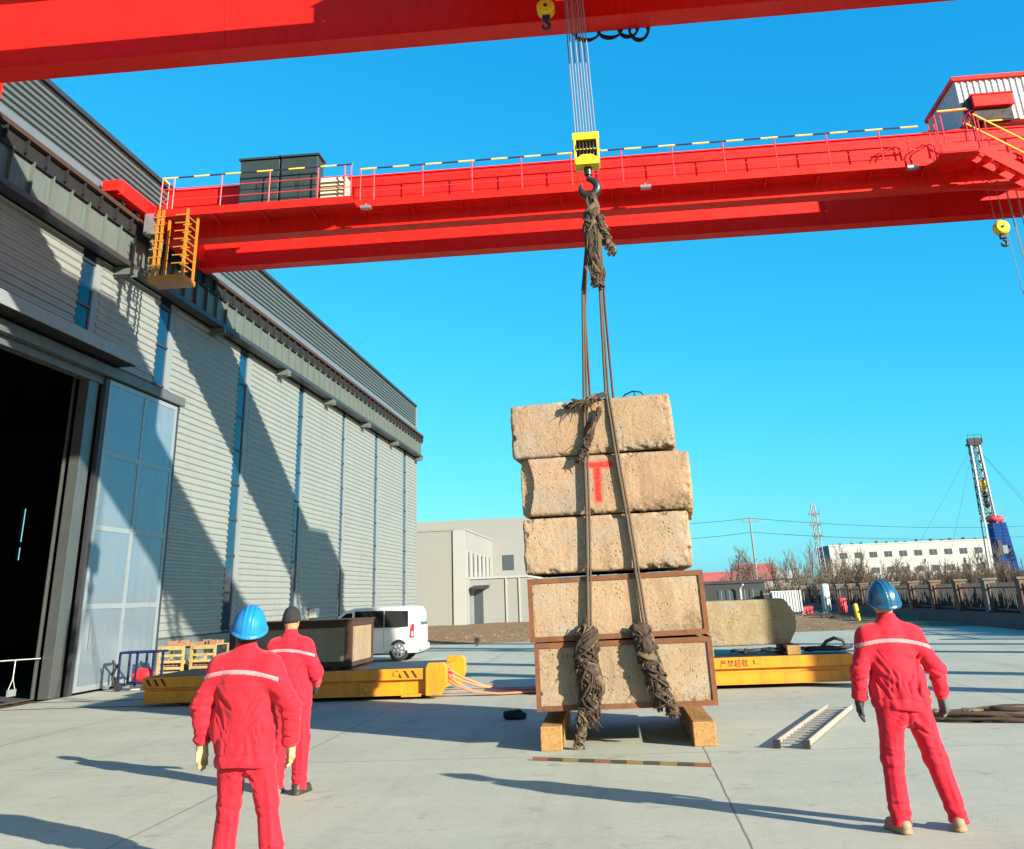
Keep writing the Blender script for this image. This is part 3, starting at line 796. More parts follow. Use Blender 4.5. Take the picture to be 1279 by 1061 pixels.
rp.build('hoist_rope',M['wire'],hb)
def aux(loc, s, label, group='small auxiliary hooks'):
    e = empty('auxiliary_hook',loc,label,'hook',group)
    MB().lathe([(.03,-.20),(.20,-.20),(.255,-.15),(.255,.15),(.20,.20),(.03,.20)],Matrix.Scale(s,4)@Matrix.Rotation(R(90),4,'X'),28).build('pulley_housing',M['hook_yellow'],e,smooth=True,bevel=.008)
    MB().tube([(0,-.235*s,0),(0,-.19*s,0)],.05*s,14).build('axle_cap',M['black'],e)
    MB().box(-.11*s,.11*s,-.09*s,.09*s,-.40*s,-.24*s).build('swivel',M['black'],e,bevel=.01)
    h = MB(); hook_mb(h,(0,0,-.38*s),.095*s); h.build('hook',M['black'],e,smooth=True)
    r = MB()
    for x in (-.14,.14): r.tube([(x*s,0,.1*s),(x*s,0,GT-loc[2]+.25)],.009,6)
    r.build('rope',M['wire'],e)
    return e
aux((-.675,15.2,11.32),.62,'small round yellow pulley hook beside the main lifting ropes at the top')
aux((11.02,YC_FAR,10.68),.78,'small dull yellow pulley hook below the far crane at the right edge')
hr2 = empty('hoist_rope',(11.6,YC_FAR,6.5),'bundle of thin dark wires hanging from the far crane at the right edge','wire rope')
r = MB()
for k in range(7): r.tube([(-.30+k*.10,(-.15 if k%2 else .15),.3),(-.42+k*.14,(-.2 if k%2 else .2),GT-6.5+.2)],.012,6)
r.build('strand',M['wire'],hr2)
f = MB().box(-.35,-.29,-.24,.24,-.42,.36).box(.29,.35,-.24,.24,-.42,.36).box(-.36,.36,-.25,.25,.22,.42).box(-.3,.3,-.25,.25,-.46,-.22)
f.build('block_frame',M['hook_yellow'],hr2)
hk = MB(); hook_mb(hk,(0.02,0,-.44),.17); hk.build('hook',M['black'],hr2,smooth=True)
# festoon cable loops under the near crane's far girder
for i,(x,w,d,lab) in enumerate(((.02,.26,.22,'first drooping loop of black cable, right beside the lifting ropes'),(.46,.24,.21,'lone middle loop of black cable under the overhead girder'),(.80,.20,.22,'black cable loop under the overhead girder, second from the right'),(1.0,.20,.30,'rightmost and deepest loop of black cable under the overhead girder'))):
    e = empty('cable_loop',(x,16.62,GB+.03),lab,'cable','black cable loops under the near girder')
    mb = MB()
    for j in range(4):
        pts = []
        for q in range(13):
            a = math.pi*q/12
            pts.append((-math.cos(a)*w*(1-.05*j)*(1 if q not in(0,12) else .9), (j-1.5)*.035+.02*math.sin(a*2+j), -math.sin(a)*(d-.035*j)*1.15+.05))
        mb.tube(pts,.016,6)
    mb.build('cable',M['rubber'],e)
    MB().box(-w-.05,w+.05,-.05,.05,.05,.085).build('hanger',M['black'],e)

# ================================================================== THE LIFTED STACK OF CONCRETE BLOCKS
SY = 14.55                                   # front face of the stack
def con_block(z0,z1,x0,x1,dy,yaw,tilt,rnd,seed,label,frame=False,tmark=None,rough=1.0,crack=None):
    cx,cz = (x0+x1)/2,(z0+z1)/2; hx,hz,hy = (x1-x0)/2,(z1-z0)/2,1.35
    o0 = Vector((cx,SY+hy+dy,cz))
    rs = np.random.RandomState(seed)
    chips = [(np.array([rs.choice([-1,1])*hx*rs.uniform(.1,1), -hy, rs.choice([-1,1])*hz]), rs.uniform(.02,.05)*rough) for _ in range(12)]
    chips += [(np.array([s*hx, -hy, rs.uniform(-hz,hz)]), rs.uniform(.03,.055)*rough) for s in (-1,1) for _ in range(2)]
    def f(P):
        d = rbox(P,(0,0,0),(hx,hy,hz),rnd)
        if crack is not None:      # a spalled flake along the left end
            cv = -hx+.10+.085*np.sin((P[:,2]+hz)/(2*hz)*3.0)+.01*fbm(P*14,2,5); d = np.maximum(d, np.where((P[:,0]<cv)&(P[:,1]<0), -hy+.035+.05*np.clip((cv-P[:,0])/.12,0,1)-P[:,1], -1))
        full = d; m_ = np.abs(d) < .16; P = P[m_]; d = d[m_]
        d = d + .007*rough*fbm(P*np.array([2.2,2.2,2.6]),2,seed) + .0035*rough*fbm(P*24,2,seed+9)
        # the bottom and end edges are broken and honeycombed
        e = np.clip((-P[:,2]-hz+.16)/.14,0,1)*(.35+.65*np.clip(P[:,0]*1.2+.4+fbm(P*2.5,2,seed+8),0,1))+np.clip((np.abs(P[:,0])-hx+.17)/.15,0,1)*.8
        d = d + e*rough*(.050*np.abs(fbm(P*7,3,seed+4))+.020*np.abs(fbm(P*24,2,seed+5)))
        for c,r in chips: d = smax(d, -(np.linalg.norm((P-c)*np.array([.6,1,1]),axis=-1)-r*1.35+.6*r*fbm((P-c)*16,2,seed+3)), .004)
        full = full.copy(); full[m_] = d; return full
    m = concrete_block('block_concrete', tuple(c*k_*rs.uniform(.96,1.04) for c,k_ in zip(CB,[rs.uniform(.92,1.06)]*3)), tmark, .65)
    pd = .05
    o = isurf('concrete_block', f, (-hx-pd,-hy-pd,-hz-pd),(hx+pd,hy+pd,hz+pd), .0145, m)
    o.location = o0; o.rotation_euler = (0,R(tilt),R(yaw))
    tag(o,label,'concrete block','stacked concrete blocks in the slings')
    if frame:
        w = .062; t = .012; fx,fy,fz = hx+.014,hy+.014,hz+.012
        fb = MB()
        for sy in (-1,1):
            for sz in (-1,1):
                fb.box(-fx,fx,sy*fy-t if sy>0 else -fy, fy if sy>0 else -fy+t, (sz*fz-w) if sz>0 else -fz, fz if sz>0 else -fz+w)
            for sx in (-1,1):
                fb.box((fx-w) if sx>0 else -fx, fx if sx>0 else -fx+w, sy*fy-t if sy>0 else -fy-.002, (fy if sy>0 else -fy+t-.002), -fz+w+.001, fz-w-.001)
        for sx in (-1,1):
            for sz in (-1,1):
                fb.box((fx-t) if sx>0 else -fx-.001, fx+.001 if sx>0 else -fx+t, -fy+t+.001, fy-t-.001, (fz-w) if sz>0 else -fz, fz if sz>0 else -fz+w)
            for sy in (-1,1):
                fb.box((fx-t) if sx>0 else -fx-.001, fx+.001 if sx>0 else -fx+t, (fy-t-w) if sy>0 else -fy+t+.001, (fy-t-.001) if sy>0 else -fy+t+w, -fz+w+.002, fz-w-.002)
        for sz in (-1,1): fb.box(-fx+.002,fx-.002,-fy+t+.002,-fy+w, (fz-t) if sz>0 else -fz, fz-.001 if sz>0 else -fz+t)
        fb.build('steel_frame',M['rust'],o)
    return o
con_block(.435,1.205,-1.272,1.012,.0,0,-.3,.02,11,'bottom block of the lifted stack, pale concrete in a rusty steel frame',True,rough=.5)
con_block(1.250,2.000,-1.325,.990,.0,0,-.8,.02,12,'rusty steel framed block second from the bottom of the lifted stack',True,rough=.5)
con_block(2.055,2.775,-1.376,.915,.01,-.5,-.4,.045,13,'unframed concrete block in the middle of the lifted stack')
con_block(2.790,3.580,-1.330,1.05,.0,-3,.0,.065,14,'concrete block with a red painted letter T, second from the top',False,((-.285,.135,.21,.30),(-.155,-.045,-.25,.25)),1.0,1)
con_block(3.590,4.345,-1.440,.880,-.02,-3,-1.4,.058,15,'topmost concrete block of the lifted stack, crossed by the knotted sling')

# timbers below
def timber(name,x,y,l,w,h,yaw,label,mat='wood',group='square timbers on the ground'):
    o = MB().box(-w/2,w/2,0,l,0,h).build(name,M[mat],bevel=.012); o.location = (x,y,0); o.rotation_euler = (0,0,R(yaw))
    return tag(o,label,'timber',group)
timber('timber',-1.10,14.33,3.0,.27,.27,1,'square timber on the ground under the left end of the concrete stack')
timber('timber',.81,14.38,3.0,.28,.27,1,'square timber on the ground under the right end of the concrete stack')

# slings: two ropes front and back, each running under the bottom block
def sling_mat():
    t = NT('dirty_wire_sling'); v = t.coord((1,1,1))
    w = t.n('TexWave', wave_type='BANDS'); w.inputs['Scale'].default_value = 14; w.inputs['Distortion'].default_value = 1.5
    mp = t.coord((1,1,1),rot=(.6,.5,0)); t.l(mp,w.inputs['Vector'])
    c = t.mix(t.noise(8,4), (.042,.027,.016), (.095,.064,.038)); c = t.mix(t.math('MULTIPLY',w.outputs['Fac'],.3), c, (.03,.02,.013))
    return t.fin(c,.8,t.bump(w.outputs['Fac'],.25,.006))
M['sling'] = sling_mat()
M['rag'] = paint('greasy_brown_rag',(.040,.023,.013),.9,.4,9,dirt=(.018,.012,.009),damt=.85,streak=False,bumpy=.5,bscale=90)
M['rag_pale'] = paint('pale_frayed_rag',(.105,.070,.036),.9,.35,11,dirt=(.06,.04,.025),damt=.8,streak=False,bumpy=.5,bscale=90)
HK = Vector((-.10,15.5,7.88))
def sling(label, xt, xb, xtb, sgn):
    e = empty('wire_sling',(xt,SY,4.4),label,'sling','wire slings round the concrete stack')
    o = Vector(e.location)
    def P(*a): return Vector(a)-o
    yf = SY-.055; xm = lambda z: xt+(xb-xt)*(4.42-z)/(4.42-.40)
    fr = [P(HK.x+sgn*.03,HK.y-.02,HK.z+.02),P(HK.x+sgn*.07,HK.y-.07,HK.z-.35),P((-.35 if sgn<0 else -.085),(HK.y+yf)/2-.01,6.1),P(xt,yf+.03,4.43)]
    for z in (4.0,3.4,2.8,2.2,1.5,.9,.42): fr.append(P(xm(z)+.006*math.sin(z*7),yf-.012-(.02 if z<1.9 else 0),z))
    fr += [P(xb,SY+.02,.385),P(xb,SY+2.7,.385)]
    d2 = Vector((.040,.012,0)); fb_ = MB().tube(fr,.020,8).tube([p+d2*(1 if q > 2 else .5) for q,p in enumerate(fr)],.016,8); fb_.build('front_leg',M['sling'],e,smooth='full')
    bk = [P(HK.x+sgn*.03,HK.y+.02,HK.z+.02),P(HK.x+sgn*.08,HK.y+.08,HK.z-.4),P((-.37 if sgn<0 else -.03),(HK.y+SY+2.74)/2-.02,6.1),P(xtb,SY+2.74,4.40),P(xtb,SY+2.79,2.5),P(xb,SY+2.78,.9),P(xb,SY+2.72,.40)]
    MB().tube(bk,.020,8).build('rear_leg',M['sling'],e,smooth='full')
    return e
sling('left wire sling hanging almost straight down the front of the stack',-.42,-.60,-.40,-1)
sling('right wire sling slanting down to the right across the stack front',-.11,.27,.0,1)

# greasy rag padding
def rag(name, loc, spine, n, width, seed, label, pale=.25, rmax=.03, droop=.4, group=None, core=None):
    rs = random.Random(seed); e = empty(name,loc,label,'rag padding',group)
    spine = [Vector(p) for p in spine]; L = len(spine)-1
    def pt(t):
        t = max(0,min(.9999,t))*L; i = int(t); return spine[i].lerp(spine[i+1],t-i)
    sp = np.array([list(p) for p in spine]); wv = [rs.uniform(.26,.60) for _ in range(L+1)]; wv[-1] = .25
    def f(P):
        d = None
        for i in range(L):
            q = rcone(P,sp[i],sp[i+1],width*wv[i],width*wv[i+1],(1,.8,1)); d = q if d is None else np.minimum(d,q)
        tw = np.stack([P[:,0]*1.0+P[:,2]*.6,P[:,1],P[:,2]*.35],-1)
        return d + .045*width/.13*np.abs(fbm(tw*20,3,seed)) + .10*width/.13*fbm(P*9,3,seed+3) - .01
    lo = sp.min(0)-width*1.2; hi = sp.max(0)+width*1.2
    isurf('wrap', f, lo, hi, .013, M['rag'], e)
    a, b = MB(), MB()
    for k in range(int(n*2.2)):
        t0 = rs.uniform(0,.85); ln = rs.uniform(.10,.36); pts = []
        ang = rs.uniform(0,6.28); rr = width*(rs.uniform(.38,.70) if k%5 == 0 else rs.uniform(.55,.86)); sw = rs.uniform(-4.5,4.5)
        m = 7
        for q in range(m):
            t = t0+ln*q/(m-1); c = pt(t); over = max(0,t-1)
            aa = ang+sw*q/(m-1)
            pts.append(c+Vector((math.cos(aa)*rr*(1+.3*q/m*rs.random()), math.sin(aa)*rr*.8, -over*droop+rs.uniform(-.012,.012))))
        r0 = rs.uniform(.014,rmax*1.5) if k%3 == 0 else rs.uniform(.006,.016)
        rad = [r0*(.55+.6*math.sin(math.pi*min(1,.12+q/(m-1)*.85))) for q in range(m)]
        (b if rs.random() < pale else a).tube(pts,rad,6,flat=rs.uniform(.18,.42),tw=rs.uniform(-.5,.5))
    for k in range(int(n*.45)):     # loose frayed ends
        c = pt(rs.uniform(.1,1)); d = Vector((rs.uniform(-1,1),rs.uniform(-.5,.1),rs.uniform(-1.1,.25)))*rs.uniform(.05,.17)
        c = c+Vector((rs.uniform(-.5,.5)*width,-.35*width,0))
        (b if rs.random() < .5 else a).tube([c,c+d*.5+Vector((0,0,-.005)),c+d+Vector((0,0,-.03))],[.008,.006,.002],5)
    a.build('strip',M['rag'],e,smooth='full'); b.build('frayed_strip',M['rag_pale'],e,smooth='full')
    return e
RG = 'rag bundles padding the slings'
yy = -.09
rag('rag_padding',(-.60,SY,.9),[(0.02,yy,.52),(.02,yy-.03,.28),(-.02,yy-.05,.02),(.04,yy-.03,-.22),(0,yy-.01,-.45),(-.02,yy+.05,-.58)],150,.165,21,'long frayed rag bundle on the left sling, hanging below the bottom block',.35,.034,.6,RG)
rag('rag_padding',(-.70,SY-.12,.30),[(.02,0,.22),(0,-.01,.05),(-.03,-.02,-.14),(-.06,-.03,-.24)],55,.075,22,'thin pale frayed rag tail dangling in front of the left timber',.7,.018,.5,RG)
rag('rag_padding',(.22,SY,.9),[(-.10,yy,.44),(-.06,yy-.04,.22),(.0,yy-.03,0),(.07,yy-.01,-.22),(.12,yy+.0,-.42)],115,.15,23,'dark frayed rag bundle on the right sling at the bottom of the stack',.22,.032,.5,RG)
rag('rag_padding',(.42,SY-.05,.45),[(-.04,0,.12),(0,-.02,0),(.03,0,-.10)],40,.085,24,'small knotted rag end at the foot of the right sling',.3,.022,.3,RG)
rag('rag_padding',(-.10,14.9,6.75),[(0,0,.85),(-.04,-.03,.55),(-.08,-.05,.25),(-.07,-.05,-.1),(-.01,-.04,-.45),(.0,-.03,-.62)],95,.105,25,'long brown rag wrapped round the slings just under the black hook',.3,.032,.3,RG)
rag('rag_padding',(.10,14.86,6.75),[(-.10,0,.45),(-.02,0,.1),(.06,0,-.15)],26,.085,26,'pinkish brown rag flap hanging beside the wrapped slings below the hook',.6,.03,.3,RG)
rag('rag_padding',(-.50,SY-.10,4.25),[(-.14,0,-.02),(-.02,-.02,.03),(.08,-.02,.04),(.22,-.01,.10),(.34,.02,.14)],80,.085,27,'knotted rag tied across both slings at the top edge of the stack',.25,.026,.2,RG)
rag('rag_padding',(-.44,SY-.10,3.85),[(.22,0,.32),(.12,-.01,.12),(.03,-.01,-.10),(-.05,0,-.26),(-.10,0,-.34)],60,.055,28,'twisted rag strip slanting from the knot down to the left sling',.25,.022,.3,RG)
# blue wire loop on top of the stack
e = MB().tube([(.10,15.0,4.36),(.16,14.95,4.45),(.28,14.9,4.49),(.40,14.9,4.47),(.46,14.92,4.39)],.011,6).tube([(.30,14.9,4.485),(.31,14.9,4.40)],.010,6).build('wire_loop',M['blue_steel'])
tag(e,'thin dark blue wire loop lying on the topmost concrete block','wire')

# striped measuring rod, ladder, heap of slings, dark cloth
mb = [MB(),MB(),MB()]; a,b = Vector((-1.27,13.62,.018)),Vector((.77,12.80,.018))
for i in range(11): mb[(1,0,2,0,1,0,2,0,2,0,1)[i]].bar(a.lerp(b,i/11+.0005),a.lerp(b,(i+1)/11-.0005),.045,.03)
M['rod_red'] = paint('rod_faded_red',(.24,.085,.04),.6,.2,8); M['rod_dark'] = paint('rod_dark_olive',(.06,.052,.026),.6,.25,8); M['rod_tan'] = paint('rod_tan',(.22,.15,.05),.6,.2,8)
rod = empty('striped_rod',tuple(a),'thin rod with worn dark and orange bands lying on the concrete before the stack','rod')
for k,(m_,mm_) in enumerate(zip(mb,('rod_dark','rod_red','rod_tan'))):
    o = m_.build('band',M[mm_],rod); o.location = -a
M['alu'] = paint('weathered_ladder_paint',(.25,.225,.195),.55,.15,4,dirt=(.22,.16,.12),damt=.6)
ld = empty('ladder',(1.80,14.0,0),'pale worn steel ladder lying flat on the concrete near the right yellow cart','ladder',rz=-math.atan2(1.31,3.95))
W_,L_ = .37,4.15
s_ = MB()
for x in (-W_/2,W_/2): s_.box(x-.012,x+.012,0,L_,.02,.085)
so = s_.build('side_rail',M['alu'],ld,bevel=.004)
rg = MB()
for k in range(16): rg.box(-W_/2+.013,W_/2-.013,.10+k*.262,.150+k*.262,.040,.050)
rg.each('rung',M['alu'],ld)
MB().box(-W_/2-.03,-W_/2+.05,-.02,.04,.0,.09).box(W_/2-.05,W_/2+.03,-.02,.04,.0,.09).each('foot',M['rubber'],ld)
hp = empty('sling_heap',(5.0,16.3,0),'flat tangle of brown wire slings dropped on the concrete at the right edge','rope heap')
rs = random.Random(5)
a_,b_ = MB(),MB()
for k in range(17):
    pts = []; ph = rs.uniform(0,6.28); ax,ay = rs.uniform(.7,1.35),rs.uniform(.22,.50); ox,oy = rs.uniform(-.15,.5),rs.uniform(-.12,.12)
    n = 26; sp = rs.uniform(.55,1.1)
    for q in range(n):
        t = ph+6.28*sp*q/(n-1)
        pts.append((ox+ax*math.cos(t)+.05*math.sin(3*t+k), oy+ay*math.sin(t)+.05*math.cos(2*t+k), .03+.012*(k%7)+.012*math.sin(5*t)))
    (a_ if k%3 else b_).tube(pts,.019+.010*rs.random(),6)
a_.build('rope',M['rag'],hp,smooth='full'); b_.build('pale_rope',M['rag_pale'],hp,smooth='full')
def lump(name,loc,sc,seed,mat,label,cat):
    def f(P): return ell(P,(0,0,.3*sc[2]),sc)+.6*min(sc)*fbm(P/max(sc)*2.6,3,seed)
    o = isurf(name,f,(-sc[0]*1.4,-sc[1]*1.4,-sc[2]),(sc[0]*1.4,sc[1]*1.4,sc[2]*1.7),max(sc)/14,mat,loc=loc); return tag(o,label,cat)
lump('glove_bundle',(-1.95,18.0,.03),(.20,.13,.08),3,M['tarmac_black'],'small black cloth bundle on the shaded concrete left of the stack','cloth bundle')
# small stub with valve on the far left concrete
e = empty('valve_stub',(-6.35,45.2,0),'tiny grey pipe stub standing far off on the concrete behind the van','pipe stub')
MB().tube([(0,0,0),(0,0,.30)],.05,8).build('pipe',M['steel_dark'],e); MB().lathe([(.02,-.03),(.11,-.03),(.11,.03),(.02,.03)],Matrix.Translation((0,-.05,.22))@Matrix.Rotation(R(90),4,'X')).build('handwheel',M['steel_dark'],e)

# ================================================================== FLAT TRANSFER CARTS
CZ = .55
def cart(x0,x1,label,ear,text=None,slash=()):
    yf,yb = 22.0,24.6; xm = (x0+x1)/2
    e = empty('transfer_cart',(xm,yf,0),label,'transfer cart','yellow flat transfer carts'); L = x0-xm,x1-xm; D = yb-yf
    MB().box(L[0]+.02,L[1]-.02,.02,D-.02,CZ-.03,CZ+.004).build('deck',M['steel_dark'],e)
    b = MB(); 
    b.box(L[0],L[1],0,.12,CZ-.20,CZ); b.box(L[0],L[1],D-.12,D,CZ-.20,CZ)
    b.box(L[0],L[0]+.12,.121,D-.121,CZ-.20,CZ-.031); b.box(L[1]-.12,L[1],.121,D-.121,CZ-.20,CZ-.031)
    b.build('side_beam',M['yellow'],e,bevel=.012)
    wq = MB().box(L[0]+.03,L[1]-.03,.085,.11,.10,CZ-.201); wq.box(L[0]+.03,L[1]-.03,D-.11,D-.085,.10,CZ-.201); wq.build('web',M['yellow'],e)
    fl = MB().box(L[0]+.02,L[1]-.02,.02,.20,.075,.10); fl.box(L[0]+.02,L[1]-.02,D-.20,D-.02,.075,.10); fl.build('bottom_flange',M['yellow'],e)
    p = MB()
    if ear:
     for a,c in ((L[0]+.05,L[0]+1.5),(L[1]-1.35,L[1]-.5)):
         p.prism([(a,.09),(c,.09),(c,.29),(a+.1,.29)] if a<0 else [(a,.09),(c,.09),(c,.31),(a,.31)],'y',.015,.08)
    if not ear: p.box(L[0]+.05,L[1]-.25,.025,.08,.10,.27)
    p.each('wheel_cover',M['yellow'],e,bevel=.006)
    hb_ = MB()
    for c in ((L[0]+1.2,L[1]-1.22) if ear else ()): hb_.lathe([(.0,0),(.065,0),(.05,.02),(0,.02)],Matrix.Translation((c,-.001,.20))@Matrix.Rotation(R(90),4,'X'),16)
    hb_.each('hub_cap',M['yellow'],e)
    for c in (L[0]+1.2,L[1]-1.22):
        for y in (.45,D-.55): MB().lathe([(.05,-.06),(.16,-.06),(.16,.05),(.185,.055),(.185,.075),(.05,.075)],Matrix.Translation((c,y,.19))@Matrix.Rotation(R(90),4,'X')).build('wheel',M['steel_dark'],e)
    # weld spots and scuffs: lashing lugs
    lg = MB()
    for k in range(5): lg.box(L[0]+.6+k*(L[1]-L[0]-1.2)/4-.05,L[0]+.6+k*(L[1]-L[0]-1.2)/4+.05,-.02,-.001,CZ-.12,CZ-.05)
    lg.each('lashing_lug',M['yellow'],e)
    for sx in slash:
        s = MB()
        for k in range(3):
            x = sx-xm+k*.155; s.prism([(x,CZ-.035),(x+.055,CZ-.035),(x+.145,CZ-.165),(x+.09,CZ-.165)],'y',-.004,-.0005)
        s.each('warning_slash',M['rust_dark'],e)
    if text:
        cu = bpy.data.curves.new('lettering','FONT'); cu.body = text[0]; cu.size = text[2]; cu.extrude = .001; cu.space_character = 1.02
        t = bpy.data.objects.new('lettering',cu); link(t); dg = bpy.context.evaluated_depsgraph_get(); dg.update()
        me = bpy.data.meshes.new_from_object(t.evaluated_get(dg)); bpy.data.objects.remove(t)
        me.materials.clear(); me.materials.append(M['rust_dark'])
        t = bpy.data.objects.new('lettering',me); link(t,e); t.location = (text[1]-xm,-.003,CZ-.155); t.rotation_euler = (R(90),0,0)
    if ear:
        r = MB().prism([(L[1]+.0,.06),(L[1]+.30,.06),(L[1]+.42,.30),(L[1]+.42,CZ+.02),(L[1]+.36,CZ+.09),(L[1]+.05,CZ+.09),(L[1],CZ+.0)],'y',-.06,.16)
        r.box(L[1],L[1]+.20,.161,D-.161,.10,CZ-.02)
        r.prism([(L[1]+.0,.06),(L[1]+.30,.06),(L[1]+.42,.30),(L[1]+.42,CZ+.02),(L[1]+.36,CZ+.09),(L[1]+.05,CZ+.09),(L[1],CZ+.0)],'y',D-.16,D+.06)
        eo = r.build('bumper',M['yellow'],e,bevel=.015)
        for y in (.28,1.25):
            MB().lathe([(.0,0),(.075,0),(.075,.10),(.05,.13),(0,.13)],Matrix.Translation((L[1]+.20,y,.20 if y<1 else .33))@Matrix.Rotation(R(90),4,'Y'),14).build('lamp',M['lamp_red'],eo)
        MB().box(L[1]-.5,L[1]-.1,-.005,.0,.05,.09).build('step',M['yellow'],e)
    return e
cart(-10.0,-4.13,'long yellow flat transfer cart on the left, with dark warning slashes and red end lamps',True,None,(-9.93,-4.75))
cart(-1.9,4.20,'yellow flat transfer cart on the right with dark lettering, behind the stack',False,('严禁超载',1.66,.135))
# orange cables from the left cart's end
for i,(dx,lab,pts) in enumerate(((0,'upper of two orange cables drooping from the left cart towards the stack',[(-3.72,22.3,.50),(-3.5,22.6,.33),(-3.1,22.9,.14),(-2.6,23.0,.05),(-1.9,23.0,.04),(-1.0,22.9,.12),(-.6,22.7,.35)]),
                  (0,'lower orange cable running along the concrete from the left cart towards the stack',[(-3.72,22.2,.38),(-3.55,22.25,.25),(-3.2,22.3,.08),(-2.7,22.3,.03),(-2.0,22.5,.03),(-1.2,22.6,.03),(-.6,22.7,.3)]))):
    o = MB().tube(pts,.024,8).tube([(x,y-.06,z*.8+.01) for x,y,z in pts],.018,7).build('cable',M['orange_hose'],smooth='full'); tag(o,lab,'cable','orange cables between the carts')
# steel framed concrete slab on the left cart
e = empty('framed_concrete_slab',(-7.1,22.5,CZ+.006),'big concrete slab in a dark rusty frame lying on the left yellow cart','concrete slab')
def fs(P): return rbox(P,(0,1.0,.46),(1.28,.99,.41),.03)+.012*fbm(P*5,3,2)
isurf('slab',fs,(-1.36,-.06,.0),(1.36,2.06,.92),.03,concrete_block('slab_concrete',(.25,.19,.12)),e)
f = MB(); w=.09
for y0,y1 in ((-.012,.02),(1.98,2.012)):
    f.box(-1.30,1.30,y0,y1,.78,.90).box(-1.30,1.30,y0,y1,.04,.14)
    for x in (-1.30,1.18): f.box(x,x+.12,y0,y1,.141,.779)
for x0,x1 in ((-1.312,-1.28),(1.28,1.312)): f.box(x0,x1,.021,1.979,.80,.90).box(x0,x1,.021,1.979,.04,.12).box(x0,x1,.021,.12,.121,.799).box(x0,x1,1.88,1.979,.121,.799)
f.build('steel_frame',M['rust_dark'],e)
MB().box(-1.33,1.33,-.03,2.03,.901,.93).build('lid_plate',M['rust_dark'],e)
MB().box(-1.1,-.9,.0,2.0,.0,.05).box(.9,1.1,.0,2.0,.0,.05).build('bearer',M['rust_dark'],e)
# chamfered counterweight on the right cart
e = empty('counterweight',(1.75,22.55,CZ+.17),'long concrete counterweight with cut-off corners lying on the right yellow cart','counterweight')
def fc(P):
    d = rbox(P,(0,.5,.42),(1.62,.5,.42),.03)
    for sx in (1,-1):
        d = smax(d,(np.abs(P[:,2]-.42)*.8+sx*P[:,0]*1.0-1.72)/1.28,.03)
        d = smax(d,(sx*P[:,0]*.9-P[:,1]*.55-1.22)/1.06,.03)
    return d+.012*fbm(P*4,3,6)+.006*fbm(P*18,2,7)
isurf('body',fc,(-1.7,-.06,-.06),(1.7,1.06,.92),.025,concrete_block('counterweight_concrete',(.26,.205,.115),None,.6),e)
MB().tube([(.95,.35,.82),(.97,.35,.98),(1.0,.5,1.0),(1.03,.62,.82)],.02,6).build('lifting_eye',M['steel_dark'],e)
t = MB().box(-.13,.13,-.35,1.3,0,.165).build('timber',M['wood'],bevel=.01); t.location = (3.12,22.45,CZ+.006); tag(t,'short timber packer under the right end of the counterweight on the right cart','timber','packers under the counterweight')
t = MB().box(-.13,.13,-.3,1.3,0,.165).build('timber',M['wood'],bevel=.01); t.location = (1.45,22.45,CZ+.006); tag(t,'timber packer on the right cart beside the concrete stack edge','timber','packers under the counterweight')
hz = empty('black_hose',(3.2,22.4,CZ+.01),'loose coils of thick black hose lying on the right yellow cart','hose')
h = MB(); rs = random.Random(8)
h.tube([(.25,.1,.04),(.5,.08,.08),(.62,.1,.19),(.78,.1,.25),(.95,.12,.20),(1.0,.15,.06),(.85,.3,.04),(.4,.3,.05),(.2,.2,.05)],.032,8)
for k in range(7):
    x0 = rs.uniform(-1.4,.3); h.tube([(x0+q*.17,.02+.12*math.sin(q*1.3+k)+.05*k,.04+.05*abs(math.sin(q*.9+k))) for q in range(6)],.03,7)
h.build('coil',M['rubber'],hz,smooth='full')
# ================================================================== AT THE WORKSHOP WALL
M['brick'] = paint('brick_load',(.26,.13,.08),.85,.25,6)
def crate(loc,rz,label):
    e = empty('slatted_crate',loc,label,'crate','wooden crates by the wall',rz); w,d,h = .70,.9,.92
    f = MB()
    for x in (-w/2,w/2-.06):
        for y in (0,d-.06): f.box(x,x+.06,y,y+.06,0,h)
    f.box(-w/2+.061,w/2-.061,-.015,.0,h-.08,h).box(-w/2+.061,w/2-.061,d,d+.015,h-.08,h).box(-w/2,w/2,-.02,d+.02,.30,.335)
    f.build('frame',M['wood_x'],e)
    s = MB()
    for k in range(4): s.box(-w/2+.062,w/2-.062,.002,.02,.38+k*.15,.44+k*.15)
    for k in range(5): s.box(-w/2,-w/2+.10+0*k,.1+k*.16,.2+k*.16,h+.001,h+.02) if False else s.box(-w/2,w/2,.02+k*.18,.12+k*.18,h+.001,h+.02)
    s.box(-w/2+.01,-w/2+.03,.07,d-.07,.5,.58).box(w/2-.03,w/2-.01,.07,d-.07,.5,.58)
    s.build('slats',M['wood_x'],e)
    b = MB(); r_ = random.Random(int(abs(loc[0]*100)))
    for k in range(7):
        x = r_.uniform(-.3,.2); y = r_.uniform(.05,.7); b.box(x,x+.2,y,y+.1,h+.022+.001*k,h+.075+.01*k)
    for k in range(8): b.box(-w/2+.08+.13*(k%4),-w/2+.19+.13*(k%4),.1,.8,.337+.12*(k//4),.44+.12*(k//4))
    b.each('brick',M['brick'],e)
    return e
crate((-12.02,28.0,0),R(2),'left slatted wooden crate of bricks by the granite plinth')
crate((-11.18,28.05,0),R(-3),'right slatted wooden crate of bricks by the granite plinth')
e = empty('tool_trolley',(-12.3,26.9,0),'dark blue tubular trolley with a red tank, parked before the sliding door','trolley')
f = MB()
for x in (-.45,.0,.42):
    for y in (-.25,.3): f.bar((x,y,.1),(x,y,.86),.05)
for y in (-.25,.3): f.bar((-.45,y,.86),(.55,y,.86),.05); f.bar((-.45,y,.16),(.45,y,.16),.05)
